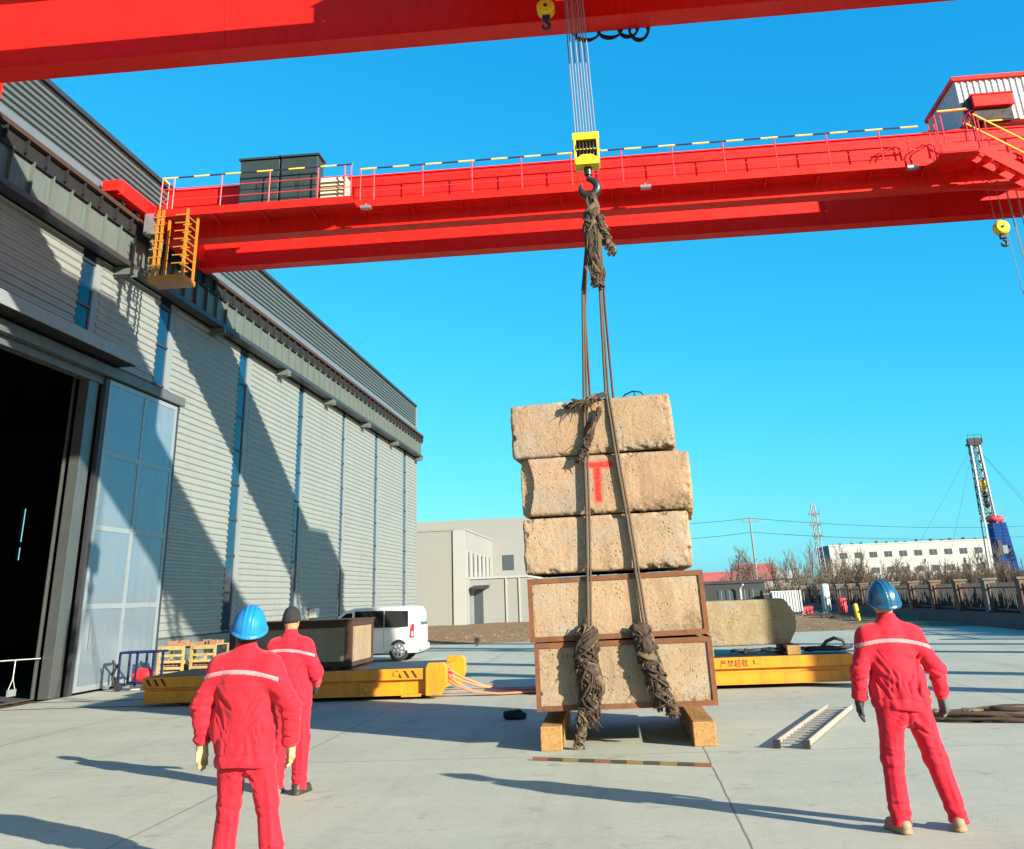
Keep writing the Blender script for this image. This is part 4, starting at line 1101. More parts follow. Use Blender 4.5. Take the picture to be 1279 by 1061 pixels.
f.bar((-.45,-.25,.86),(-.45,.3,.86),.05); f.bar((.42,-.25,.86),(.42,.3,.86),.05)
f.build('frame',M['blue_steel'],e)
MB().lathe([(.02,-.24),(.12,-.24),(.16,-.18),(.16,.18),(.12,.24),(.02,.24)],Matrix.Translation((.12,-.1,.34))@Matrix.Rotation(R(90),4,'Y'),18).build('tank',M['red_tank'],e,smooth=True)
MB().box(-.2,.4,-.1,.15,.01,.12).build('tray',M['white'],e)
for x in (-.42,.40): MB().lathe([(.01,-.03),(.1,-.03),(.1,.03),(.01,.03)],Matrix.Translation((x,-.25,.1))@Matrix.Rotation(R(90),4,'X')).build('castor',M['rubber'],e)
MB().tube([(-.5,-.2,.02),(-.62,-.2,.3),(-.55,-.2,.55),(-.66,-.2,.7)],.03,6).tube([(-.55,-.1,.1),(-.66,-.15,.4),(-.5,-.2,.6)],.03,6).build('cable',M['rubber'],e)

# ================================================================== VAN
van = empty('parked_van',(-8.75,36.5,0),'white passenger van with dark windows parked behind the framed slab','van')
VL0,VL1,VW = -2.0,1.86,.80      # front (left) and rear (right), half width
prof = [(-2.0,.34),(-2.02,.55),(-1.98,.82),(-1.35,1.04),(-.78,1.52),(-.45,1.635),(.4,1.665),(1.50,1.660),(1.76,1.62),(1.82,1.42),(1.85,1.02),(1.86,.62),(1.84,.42),(1.80,.24),(-1.85,.24)]
bm = bmesh.new(); ring = []
def vw(z): return VW - max(0,z-.95)*.165 - max(0,.45-z)*.08
stn = (-1,-.55,0,.55,1)
for s in stn:
    r = []
    for x,z in prof:
        k = 1-abs(s)**4*.0; xx = x
        if abs(s) == 1:
            xx = x*(.985); zz = z if z < 1.55 else z-.055
        else: zz = z
        if x < -1.9: xx = xx+.16*abs(s)**2
        r.append(bm.verts.new((xx,s*vw(z),zz)))
    ring.append(r)
n = len(prof)
for i in range(4):
    for k in range(n): bm.faces.new((ring[i][k],ring[i][(k+1)%n],ring[i+1][(k+1)%n],ring[i+1][k]))
bm.faces.new(ring[0]); bm.faces.new(ring[-1][::-1])
mb = MB(); mb.bm.free(); mb.bm = bm
# wheel arches are cut out by boolean
body = mb.build('body',M['van'],van,smooth=True,bevel=.035)
cut = MB()
WHX = (-1.28,1.14)
for x in WHX:
    cut.lathe([(.001,-1),(.375,-1),(.375,1),(.001,1)],Matrix.Translation((x,0,.31))@Matrix.Rotation(R(90),4,'X'),28)
co = cut.build('wheel_arch_cutter',M['black'])
bo = body.modifiers.new('arches','BOOLEAN'); bo.object = co; bo.solver = 'EXACT'
dg = bpy.context.evaluated_depsgraph_get(); dg.update()
me = bpy.data.meshes.new_from_object(body.evaluated_get(dg)); body.modifiers.clear(); body.data = me
bpy.data.objects.remove(co)
MB().box(-1.8,1.75,-.62,.62,.2,.6).build('underbody',M['black'],van)
def side_panel(pts, sgn, off=.006, th=.004):
    """side polygon (x,z) laid on the van flank"""
    mb = MB(); A = [mb.bm.verts.new((x,sgn*(vw(z)+off),z)) for x,z in pts]; B = [mb.bm.verts.new((x,sgn*(vw(z)-.02),z)) for x,z in pts]
    mb.bm.faces.new(A); mb.bm.faces.new(B[::-1])
    for i in range(len(pts)): mb.bm.faces.new((A[i],A[(i+1)%len(pts)],B[(i+1)%len(pts)],B[i]))
    return mb
for s in (-1,1):
    for pts in ([(-1.18,1.07),(-.45,1.07),(-.45,1.50),(-.66,1.48),(-1.02,1.22)],[(-.36,1.02),(.62,1.02),(.62,1.53),(-.36,1.54)],[(.66,1.02),(1.46,1.03),(1.44,1.50),(.66,1.53)]):
        side_panel(pts,s).build('side_window',M['car_glass'],van)
    side_panel([(1.53,.70),(1.66,.70),(1.66,1.10),(1.60,1.12),(1.55,1.02)],s,.008).build('tail_lamp',M['lamp_red'],van)
    side_panel([(1.57,.74),(1.63,.74),(1.63,.88),(1.57,.88)],s,.011).build('lamp_reflector',M['white'],van)
    ln = MB()
    for x in (-.41,.64): ln.hexa([(x-.004,s*(vw(.35)+.001),.35),(x+.004,s*(vw(.35)+.001),.35),(x+.004,s*(vw(.35)+.003),.35),(x-.004,s*(vw(.35)+.003),.35),(x-.004,s*(vw(1.0)+.001),1.0),(x+.004,s*(vw(1.0)+.001),1.0),(x+.004,s*(vw(1.0)+.003),1.0),(x-.004,s*(vw(1.0)+.003),1.0)])
    ln.build('door_seam',M['black'],van)
    MB().box(-.30,-.16,s*(VW)-.01,s*(VW)+.02,.90,.93).build('door_handle',M['van'],van)
    mr = MB().box(-1.22,-1.10,s*(VW+.03)-.06,s*(VW+.03)+.06,1.06,1.22).build('wing_mirror',M['van'],van,bevel=.02)
    for x in WHX:
        w = MB().lathe([(.20,-.09),(.305,-.09),(.335,-.05),(.335,.05),(.305,.09),(.20,.09)],Matrix.Translation((x,s*(VW-.10),.335))@Matrix.Rotation(R(90),4,'X'),28,True).build('tyre',M['rubber'],van,smooth=True)
        rm = MB().lathe([(.18,-.03),(.222,-.03),(.222,.03),(.18,.03)],Matrix.Translation((x,s*(VW-.02),.335))@Matrix.Rotation(R(90*s),4,'X'),24,True)
        for k in range(7):
            a = k*6.283/7; rm.bar((x+.03*math.cos(a),s*(VW-.012),.335+.03*math.sin(a)),(x+.20*math.cos(a),s*(VW-.016),.335+.20*math.sin(a)),.03,.06,(-math.sin(a),0,math.cos(a)))
        rm.build('rim',M['steel'],w)
        MB().lathe([(.001,0),(.178,0),(.178,.01),(.001,.01)],Matrix.Translation((x,s*(VW-.045),.335))@Matrix.Rotation(R(90),4,'X'),20).build('rim_shadow_disc',M['steel_dark'],w)
bk = MB().hexa([(1.852,-.58,1.06),(1.852,.58,1.06),(1.78,.58,1.06),(1.78,-.58,1.06),(1.80,-.52,1.46),(1.80,.52,1.46),(1.70,.52,1.46),(1.70,-.52,1.46)]).build('rear_window',M['win_dark'],van)
MB().hexa([(-1.30,-.62,1.08),(-1.30,.62,1.08),(-1.2,.62,1.05),(-1.2,-.62,1.05),(-.80,-.56,1.505),(-.80,.56,1.505),(-.7,.56,1.48),(-.7,-.56,1.48)]).build('windscreen',M['car_glass'],van)
MB().box(1.84,1.90,-.70,.70,.30,.50).build('bumper',M['van'],van,bevel=.03)
for k in van.children:
    if k.name.startswith('body'): k.data.polygons.foreach_set('use_smooth',[True]*len(k.data.polygons)); k.data.set_sharp_from_angle(angle=R(38))

# ================================================================== PEOPLE (each faces local +Y)
def V3(*a): return np.array(a,float)
def rotm(rx=0,ry=0,rz=0): return np.array(Matrix.Rotation(R(rz),3,'Z') @ Matrix.Rotation(R(rx),3,'X') @ Matrix.Rotation(R(ry),3,'Y'))
def hand_f(w, d, nrm, side, grow=.0, curl=.5, thumb_out=.8):
    """glove or hand: w wrist, d direction to the fingertips, nrm palm normal, s runs from little to index finger"""
    d = d/np.linalg.norm(d); nrm = nrm-d*(nrm@d); nrm = nrm/np.linalg.norm(nrm); s = np.cross(d,nrm)*side
    segs = []
    ln = (.056,.071,.078,.070); rr = (.0088,.0102,.0106,.0104); off = (-.030,-.010,.011,.032)
    for i in range(4):
        k = w + d*(.083+.006*(i in (1,2))) + s*off[i]
        segs.append((w+d*.012+s*off[i]*.55, k, .0185+grow, .0145+grow, 0))
        p = k; a = curl*(.35+.10*i); L = ln[i]
        for j,fr in enumerate((.46,.32,.22)):
            dd = d*math.cos(a)+nrm*math.sin(a)+s*(off[i]*1.2)*(.6 if j==0 else .2); q = p+dd*L*fr
            segs.append((p,q,rr[i]+grow*.55-.0006*j,rr[i]+grow*.55-.0006*(j+1),1+i)); p = q; a += curl*(.42+.1*j)
    b = w+d*.022+s*.026+nrm*.008; m = b+d*.036+s*.026*thumb_out+nrm*.020; t = m+d*.036+s*.010*thumb_out+nrm*.010
    segs += [(b,m,.017+grow*.7,.0125+grow*.6,5),(m,t,.012+grow*.55,.0095+grow*.55,5)]
    def f(P):
        parts = {}
        for a_,b_,ra,rb,g in segs:
            q = rcone(P,a_,b_,ra,rb); parts[g] = q if g not in parts else smin(parts[g],q,.006 if g else .014)
        o = parts[0]
        for g in range(1,6): o = smin(o,parts[g],.007)
        return o
    return f
def folds(P, segs):
    """creases pressed along line segments (x0,z0,x1,z1,width,depth): a valley with a raised lip on one side"""
    o = np.zeros(len(P)); Q = P[:,[0,2]]
    for x0,z0,x1,z1,w_,dp in segs:
        a = np.array([x0,z0]); d = np.array([x1-x0,z1-z0]); L2 = d@d; t = np.clip(((Q-a)@d)/L2,0,1)
        v = Q-(a+t[:,None]*d); n = np.array([-d[1],d[0]])/math.sqrt(L2); s = v@n; far = np.linalg.norm(v,axis=1)
        ta = np.clip(np.minimum(t,1-t)*5+.15,0,1); side = np.where(far > np.abs(s)+1e-6, np.exp(-((far-np.abs(s))/w_)**2), 1)
        o += .62*dp*ta*side*(np.exp(-(s/w_)**2)-.75*np.exp(-((s-1.7*w_)/(1.1*w_))**2))
    return o
def person(label, loc, rz, sp):
    hem, feet, kn, el, wr = sp['hem'], sp['feet'], sp['knees'], sp['elbows'], sp['wrists']
    puff = sp.get('puff',0); seed = sp['seed']; sh = sp.get('sh',.195); lean = sp.get('lean',(0,0))
    Rh = rotm(*sp.get('head',(0,0,0))); piv = V3(lean[0],lean[1]+.0,1.545)
    SH = [V3(-sh*.93+lean[0],lean[1],1.375),V3(sh*.93+lean[0],lean[1],1.375)]
    hip = [V3(-.095,0,.90),V3(.095,0,.90)]; hip = [h+V3(sp.get('hipx',0),0,0) for h in hip]
    cx = V3(lean[0],lean[1],0); rf = random.Random(seed*7+1); lx = lean[0]
    JF, TF = [], []
    for s in (-1,1):
        for k in range(5):          # from the armpits down and in
            z0 = 1.27-.05*k+rf.uniform(-.02,.02); JF.append((lx+s*rf.uniform(.15,.21),z0,lx+s*rf.uniform(.02,.10),z0-rf.uniform(.10,.24),rf.uniform(.008,.014),rf.uniform(.006,.012)))
        for k in range(5):          # bunching above the hem band
            x0 = s*rf.uniform(.02,.20); z0 = hem+rf.uniform(.09,.16); JF.append((x0,z0,x0+rf.uniform(-.05,.05),z0+rf.uniform(.08,.2),rf.uniform(.007,.012),rf.uniform(.006,.011)))
        for k in range(6):          # elbow and forearm rings
            e = el[0 if s<0 else 1]; w2 = wr[0 if s<0 else 1]; q = e+(w2-e)*rf.uniform(-.35,.85); a_ = rf.uniform(-.03,.03)
            JF.append((q[0]-.06,q[2]+a_,q[0]+.06,q[2]-a_+rf.uniform(-.02,.02),rf.uniform(.007,.012),rf.uniform(.006,.010)))
        i = 0 if s<0 else 1; K = kn[i]; hx = sp.get('hipx',0); cr0 = sp.get('crotch',.70)
        for k in range(6):          # fans from the seat and crotch
            TF.append((hx+s*rf.uniform(.0,.03),cr0+rf.uniform(.0,.12),hx+s*rf.uniform(.09,.17),cr0+rf.uniform(-.10,.17),rf.uniform(.008,.014),rf.uniform(.006,.012)))
        for k in range(5):          # behind the knee
            z0 = K[2]+rf.uniform(-.10,.10); TF.append((K[0]-.08,z0,K[0]+.08,z0+rf.uniform(-.05,.05),rf.uniform(.008,.013),rf.uniform(.005,.009)))
        for k in range(3):          # long folds down the leg
            x0 = rf.uniform(-.05,.05); TF.append((K[0]+x0,K[2]+.18,feet[i][0]+x0*.8,.14,rf.uniform(.014,.022),rf.uniform(.003,.007)))
        for k in range(4):          # break over the shoe
            z0 = rf.uniform(.08,.22); TF.append((feet[i][0]-.08,z0+rf.uniform(-.03,.03),feet[i][0]+.08,z0,rf.uniform(.007,.011),rf.uniform(.006,.010)))
    dirs = [ (wr[i]-el[i])/np.linalg.norm(wr[i]-el[i]) for i in (0,1)]
    pn = [sp['palm'][0],sp['palm'][1]]
    hands = [hand_f(wr[i], dirs[i]*.75+V3(0,.05,-.4), pn[i], (1 if i==0 else -1), .0, sp.get('curl',(.5,.5))[i]) for i in (0,1)]
    def headf(P):
        Q = (P-piv)@Rh + V3(0,0,1.545)
        c = V3(0,.015,1.645)
        d = ell(Q,c,(.078,.098,.112)); d = smin(d, ell(Q,(0,.045,1.585),(.058,.062,.062)), .03)
        d = smin(d, rcone(Q,(0,.105,1.645),(0,.128,1.605),.011,.016), .018)                      # nose
        d = smin(d, rcone(Q,(-.035,.098,1.668),(.035,.098,1.668),.014,.014), .02)                # brow
        for s in (-1,1):
            d = smax(d, -(np.linalg.norm(Q-V3(s*.031,.118,1.643),axis=-1)-.017), .014)           # eye sockets
            d = smin(d, np.linalg.norm(Q-V3(s*.031,.094,1.643),axis=-1)-.0125, .004)
            d = smin(d, ell(Q,(s*.080,.0,1.632),(.010,.022,.034)), .008)                         # ears
        d = smin(d, rcone(Q,(-.018,.107,1.572),(.018,.107,1.572),.008,.008), .010)               # lips
        d = smax(d, -(rcone(Q,(-.020,.117,1.5725),(.020,.117,1.5725),.0025,.0025)), .003)
        return d
    def bodyf(P):
        d = headf(P)
        d = smin(d, rcone(P,cx+V3(0,-.005,1.40),piv+V3(0,.0,.05),.062,.056), .03)
        d = smin(d, rcone(P,V3(0,0,.95),cx+V3(0,0,1.30),.15,.155,(1,.66,1)), .05)
        d = smin(d, rcone(P,SH[0]*.8+cx*.2,SH[1]*.8+cx*.2,.06,.06), .05)
        for i in (0,1):
            d = smin(d, rcone(P,SH[i],el[i],.048,.040), .03); d = smin(d, rcone(P,el[i],wr[i],.038,.026), .02)
            d = smin(d, hands[i](P), .008)
            d = smin(d, rcone(P,hip[i],kn[i],.080,.052), .04); d = smin(d, rcone(P,kn[i],V3(feet[i][0],feet[i][1],.09),.050,.036), .03)
            h = V3(feet[i][0],feet[i][1],0); fd = V3(math.sin(feet[i][2]),math.cos(feet[i][2]),0)
            d = smin(d, rcone(P,h+V3(0,0,.045)-fd*.03,h+fd*.14+V3(0,0,.035),.03,.026), .02)
        return d
    xs = [feet[0][0],feet[1][0],wr[0][0],wr[1][0],el[0][0],el[1][0]]; lo = (min(xs)-.14,-.28,-.01); hi = (max(xs)+.14,.34,1.80)
    body = isurf('person', bodyf, lo, hi, .0115, M['skin']); body.location = loc; body.rotation_euler = (0,0,R(rz)); tag(body,label,'person')
    # ---- jacket
    def torso(P):
        d = rcone(P,V3(0,0,hem-.03),cx+V3(0,-.012,1.24),.222+puff,.205+puff,(1,.70,1))
        d = smin(d, rcone(P,SH[0]*.72+cx*.28+V3(0,-.012,-.02),SH[1]*.72+cx*.28+V3(0,-.012,-.02),.100+puff*.5,.100+puff*.5,(1,.95,1)), .07)
        d = smin(d, rcone(P,cx+V3(0,-.015,1.40),cx+V3(0,-.005,1.475),.095,.074), .05)
        for i in (0,1): d = smin(d, rcone(P,cx+V3(0,-.01,1.445),SH[i]+V3(0,-.012,-.005),.078,.076+puff*.4), .05)
        return d
    def sleeves(P):
        d = None
        for i in (0,1):
            q = rcone(P,SH[i]+V3(0,-.010,-.02),el[i],.087+puff*.4,.077+puff*.5); q = smin(q, rcone(P,el[i],wr[i]+dirs[i]*.012,.076+puff*.5,.059+puff*.2), .02)
            ax = dirs[i]; t = (P-el[i])@ax; cuff = (P-wr[i])@ax
            q = q - .004*np.exp(-((cuff+.035)/.022)**2) + .004*np.exp(-((cuff+.075)/.009)**2)
            q = q + .006*np.sin(t*85+4*vnoise(P*9,seed+i))*np.exp(-((t-.02)/.10)**2) + .004*np.sin(t*95+3*vnoise(P*8,seed+4))*np.clip((t-.10)/.1,0,1)
            q = smax(q, (P-wr[i])@dirs[i]-.005, .008)
            d = q if d is None else np.minimum(d,q)
        return d
    def jac0(P):
        t = torso(P); s = sleeves(P)
        fr = fbm(np.stack([P[:,0]*5.2+P[:,2]*2.0,P[:,1]*4.5,P[:,2]*2.6-P[:,0]*1.2],-1),2,seed)
        fd = .9*fr-.45*(1-2*np.abs(fbm(np.stack([P[:,0]*4+P[:,2]*3,P[:,1]*4,P[:,2]*4-P[:,0]*2],-1),2,seed+5)))
        t = t - .024*fd*np.clip((1.40-P[:,2])/.2,0,1) + .010*fbm(P*9,2,seed+2)
        t = t - .008*np.exp(-((P[:,2]-hem-.04)/.03)**2) + .008*np.exp(-((P[:,2]-hem-.085)/.010)**2) + .004*np.exp(-(np.abs(P[:,2]-1.265)/.006)**2)*(P[:,1]<0)        # hem band
        gather = .006*np.sin(P[:,0]*70+3*vnoise(P*7,seed+6))*np.exp(-((P[:,2]-hem-.11)/.08)**2)
        t = t+gather
        d = smin(t, s + .015*(.5*(1-2*np.abs(fbm(P*np.array([6,6,9]),2,seed+7)))+.7*fbm(P*np.array([7,7,5]),2,seed+17))*np.clip((1.38-P[:,2])/.15,.15,1), .022+.06*np.clip((P[:,2]-1.18)/.15,0,1))
        d = smin(d, rcone(P,cx+V3(0,-.012,1.475),piv+V3(0,-.006,-.032),.078,.073)-.004*np.sin(P[:,2]*120), .012)   # collar
        d = d + folds(P,JF)
        return smax(d, hem+.012*np.sin(P[:,0]*9+seed)-P[:,2], .012)
    def jac(P):
        # soft collar opening round the neck
        return jac0(P)
    jo = isurf('jacket', jac, (min(xs)-.16,-.26,hem-.04), (max(xs)+.16,.26,1.60), .0078, sp['suit'], body)
    def stripe(P):
        xx = P[:,0]-lean[0]; zb = 1.345 - .55*xx*xx - .045*xx
        return np.maximum(np.maximum(jac0(P)-.005, np.abs(P[:,2]-zb)-.016), P[:,1]+.01)
    isurf('reflective_stripe', stripe, (-.30+lean[0],-.28,1.22), (.30+lean[0],.02,1.42), .0075, M['stripe'], body)
    # ---- trousers
    def tro(P):
        d = rcone(P,hip[0]+V3(.02,0,.03),hip[1]+V3(-.02,0,.03),.128,.128,(1,.92,1))
        d = smin(d, rcone(P,V3(sp.get('hipx',0),0,.98),V3(0,0,1.08),.185,.19,(1,.66,1)), .05)
        L = []
        for i in (0,1):
            an = V3(feet[i][0],feet[i][1]-.01,.06)
            q = smin(rcone(P,hip[i]+V3(0,-.005,-.03),kn[i],.117,.095), rcone(P,kn[i],an,.093,.083), .03)
            t = P[:,2]
            q = q + .006*np.sin(t*80+5*vnoise(P*7,seed+i))*np.exp(-((t-.11)/.09)**2) + .003*np.sin(t*60+P[:,0]*22+4*vnoise(P*6,seed+8))*np.exp(-((t-.50)/.12)**2)
            L.append(q)
        leg = smin(L[0],L[1],.03)
        d = smin(d, leg, .06)
        cr = sp.get('crotch',.70)
        d = smin(d, rcone(P,V3(-.03+sp.get('hipx',0),-.03,cr+.13),V3(.03+sp.get('hipx',0),-.02,cr+.13),.085,.085), .05)
        dx = np.abs(P[:,0]-sp.get('hipx',0))
        fan = np.sin(np.arctan2(P[:,2]-(cr+.26),P[:,0]-sp.get('hipx',0)-.0)*11+2*vnoise(P*5,seed+9))
        d = d + .007*fan*np.exp(-((P[:,2]-cr-.05)/.16)**2)*np.exp(-(dx/.2)**2)
        d = d + .012*(1-2*np.abs(fbm(np.stack([P[:,0]*6+P[:,2]*1.8,P[:,1]*5,P[:,2]*2.2],-1),2,seed+11)))*.7 - .016*fbm(np.stack([P[:,0]*7-P[:,2]*1.6,P[:,1]*6,P[:,2]*1.9],-1),2,seed+21) + .006*np.exp(-((P[:,0]-sp.get('hipx',0))/.008)**2)*np.clip((P[:,2]-cr-.02)/.05,0,1)*(P[:,1]<0)
        d = d + folds(P,TF)
        return smax(d, .045+.012*vnoise(P*12,seed)-P[:,2], .01)
    fx = [feet[0][0],feet[1][0],-.2,.2]
    isurf('trousers', tro, (min(fx)-.17,-.26,.0), (max(fx)+.17,.26,1.12), .0085, sp['suit'], body)
    def flap(P):
        s_ = sp.get('hipx',0)+.115; z_ = hem-.10+.25*(P[:,0]-s_)
        return np.maximum(np.maximum(tro(P)-.006, np.abs(P[:,0]-s_)-.055), np.maximum(np.abs(P[:,2]-z_)-.024, P[:,1]))
    isurf('pocket_flap', flap, (.02,-.26,hem-.2), (.28,.0,hem+.0), .0075, sp['suit'], body)
    # ---- shoes
    for i in (0,1):
        h = V3(feet[i][0],feet[i][1],0); fd = V3(math.sin(feet[i][2]),math.cos(feet[i][2]),0)
        def shoe(P):
            d = rcone(P,h-fd*.055+V3(0,0,.052),h+fd*.16+V3(0,0,.040),.047,.043); d = smin(d, rcone(P,h-fd*.03+V3(0,0,.07),h-fd*.02+V3(0,0,.14),.048,.046), .03)
            d = smin(d, smax(rcone(P,h-fd*.06+V3(0,0,.014),h+fd*.17+V3(0,0,.014),.051,.050), P[:,2]-.024, .004), .004)
            return smax(d, -P[:,2]+.001, .004)
        isurf('shoe', shoe, h+V3(-.26,-.26,-.01), h+V3(.26,.26,.2), .010, sp['shoe'][i], body)
    # ---- gloves
    for i in (0,1):
        if sp['glove'][i] is None: continue
        hf = hand_f(wr[i], dirs[i]*.75+V3(0,.05,-.4), pn[i], (1 if i==0 else -1), .0042, sp.get('curl',(.5,.5))[i])
        def gl(P):
            d = hf(P); c = rcone(P,wr[i]-dirs[i]*.075,wr[i]+dirs[i]*.03,.046,.036); c = smax(c,-((P-wr[i])@dirs[i]+.06),.006)
            d = smin(d,c,.02)
            return d + .0022*fbm(P*45,2,seed+i)
        isurf('glove', gl, wr[i]+V3(-.13,-.13,-.25), wr[i]+V3(.13,.13,.10), .0058, sp['glove'][i], body)
    # ---- headgear
    def hq(P): return (P-piv)@Rh + V3(0,0,1.545)
    hlo, hhi = piv+V3(-.24,-.28,-.03), piv+V3(.24,.30,.36)
    if sp['headgear'] == 'helmet':
        hs = sp.get('hs',1.0)
        def hel(P):
            Q = hq(P); c = V3(0,.0,1.640)
            dome = ell(Q,c+V3(0,0,.0),(.128*hs,.150*hs,.168*hs))
            for x0,rr in ((0,.020),(-.034,.010),(.034,.010)):
                dome = smin(dome, ell(Q,c+V3(x0,.005,.012),(rr,.147*hs,.164*hs)), .012)
            dome = smax(dome, (c[2]-.012+.22*np.maximum(0,Q[:,1]+.05)*.35)-Q[:,2], .006)
            rim = np.maximum(ell(Q,c+V3(0,.010,0),(.142*hs,.168*hs,.5)), np.abs(Q[:,2]-(c[2]-.006+.05*Q[:,1]))-.0065)
            pk = np.maximum(ell(Q,c+V3(0,.115,0),(.105*hs,.105*hs,.5)), np.abs(Q[:,2]-(c[2]-.002+.0*Q[:,1]))-.0055)
            d = smin(smin(dome,rim,.014),pk,.012)
            inner = ell(Q,c,(.116*hs,.138*hs,.150*hs)); return np.maximum(d,-np.maximum(inner,Q[:,2]-1.72))
        isurf('helmet', hel, hlo, hhi, .0068, sp['helmet'], body)
        if sp.get('hood'):
            def hood(P):
                Q = hq(P); d = headf(P)-.012; d = smin(d, rcone(P,piv+V3(0,-.008,-.06),piv+V3(0,-.004,.03),.072,.070), .02)
                return smax(smax(d, Q[:,2]-1.70, .01), Q[:,1]-.06, .01)+.004*fbm(P*20,2,4)
            isurf('hood', hood, hlo+V3(0,0,-.12), hhi, .009, M['tarmac_black'], body)
        else:
            def hairf(P):
                Q = hq(P); d = headf(P)-.006
                return smax(smax(smax(d, Q[:,2]-1.66, .01), Q[:,1]-.02, .01), 1.575-Q[:,2], .01)+.004*fbm(P*50,2,4)
            isurf('hair', hairf, hlo, hhi, .008, M['hair'], body)
            def strap(P):
                Q = hq(P); d = headf(P)-.011
                return np.maximum(np.maximum(d, np.abs(Q[:,2]-1.612+.25*np.maximum(0,Q[:,1]))-.016), Q[:,1]-.07)
            isurf('helmet_strap', strap, hlo, hhi, .007, M['strap'], body)
    else:
        def cap(P):
            Q = hq(P); d = smin(headf(P)-.011, ell(Q,(0,.012,1.67),(.090,.108,.112)), .02)
            d = smax(d, 1.632+.06*Q[:,1]-Q[:,2], .008); return d+.003*np.sin(Q[:,0]*160)*.5-.004*np.exp(-((Q[:,2]-1.645)/.012)**2)
        isurf('knit_cap', cap, hlo, hhi, .008, M['tarmac_black'], body)
        def hairf(P):
            Q = hq(P); d = headf(P)-.004
            return smax(smax(smax(d, Q[:,2]-1.64, .01), Q[:,1]-.0, .01), 1.612-Q[:,2], .01)
        isurf('hair', hairf, hlo, hhi, .008, M['tarmac_black'], body)
    return body
person('man in red workwear, dark blue helmet and black gloves, standing alone on the right',(2.13,9.42,0),4,dict(
    hem=.835,feet=[(-.165,0,-.25),(.285,.02,.30)],knees=[V3(-.135,.03,.50),V3(.195,.03,.50)],hipx=.0,
    elbows=[V3(-.315,-.035,1.12),V3(.305,-.04,1.12)],wrists=[V3(-.335,.01,.925),V3(.335,.03,.915)],palm=[V3(.8,-.55,0),V3(-.8,-.45,0)],curl=(.55,.9),
    seed=3,suit=M['suit'],shoe=[M['shoe_tan'],M['shoe_tan']],glove=[M['glove_black'],M['glove_grey']],headgear='helmet',helmet=M['helmet_teal'],head=(16,-4,10),lean=(-.02,0),crotch=.66,hs=1.0))
person('nearest man, padded red workwear, bright blue helmet over a black hood',(-2.88,8.2,0),-3,dict(
    hem=.715,feet=[(-.125,0,-.2),(.255,.0,.35)],knees=[V3(-.125,.03,.49),V3(.17,.03,.49)],puff=.014,sh=.205,
    elbows=[V3(-.345,-.06,1.13),V3(.345,-.045,1.10)],wrists=[V3(-.345,.0,.865),V3(.325,.04,.855)],palm=[V3(.7,-.7,0),V3(-.6,-.75,0)],curl=(.35,.75),
    seed=8,suit=M['suit_b'],shoe=[M['shoe'],M['shoe']],glove=[M['glove_tan'],M['glove_tan']],headgear='helmet',helmet=M['helmet_blue'],hood=True,head=(20,7,14),lean=(-.035,-.01),crotch=.60,hs=1.0))
person('man in red workwear and a black knit cap, behind the left worker',(-3.66,11.74,0),-2,dict(
    hem=.80,feet=[(-.13,.02,-.1),(.13,.0,.2)],knees=[V3(-.115,.03,.49),V3(.115,.03,.49)],sh=.185,
    elbows=[V3(-.27,-.01,1.12),V3(.255,.02,1.12)],wrists=[V3(-.21,.19,1.0),V3(.20,.22,1.0)],palm=[V3(.9,-.3,0),V3(-.8,.3,0)],
    seed=15,suit=M['suit'],shoe=[M['shoe_tan'],M['shoe']],glove=[M['glove_black'],M['glove_black']],headgear='cap',head=(6,0,-8),lean=(-.045,.02),crotch=.68))

# ================================================================== BACKGROUND
# pale grey building beyond the yard
gb = empty('grey_building',(-14,79,0),'pale grey concrete building with a row of upper windows, far beyond the van','building')
def G(mb,name,mat,parent=gb,**k): return BW(mb,name,mat,parent,**k)
G(MB().box(-34,-11.9,79,96,-.1,6.55),'wall',M['bldg_grey'])
G(MB().box(-34,-7.0,96.05,110,-.1,8.45),'wall',M['bldg_grey'])
G(MB().box(-34.05,-11.85,78.95,95.9,6.552,6.70),'parapet',M['bldg_grey'])
G(MB().box(-12.75,-11.86,78.9,79.1,0,6.55),'corner_pier',M['pier_grey'])
G(MB().box(-11.895,-7.5,81.5,95.9,-.1,3.15),'annex',M['bldg_grey'])
G(MB().box(-11.89,-7.42,81.4,95.95,3.152,3.30),'annex_coping',M['pier_grey'])
for k in range(6):
    y = 80.0+k*2.45
    w = G(MB().box(-11.90,-11.86,y,y+1.35,3.35,5.05),'window',M['win_dark'])
    G(MB().box(-11.91,-11.80,y-.2,y,3.25,5.15),'window_pier',M['pier_grey'],w)
G(MB().box(-11.0,-10.0,96.0,96.04,4.05,5.3),'window',M['win_dark'])
dr = G(MB().box(-11.55,-10.9,81.46,81.499,0,2.45),'door',M['win_dark'])
G(MB().box(-11.88,-11.62,81.45,81.498,0,2.6),'door_frame',M['trim_grey'],dr)
G(MB().prism([(81.5,2.55),(80.6,2.45),(80.6,2.62),(81.5,2.72)],'x',-11.6,-10.4),'door_canopy',M['bldg_dark'])
for x in (-8.2,-9.2): G(MB().box(x,x+.12,81.42,81.499,0,3.15),'downpipe',M['pier_grey'])
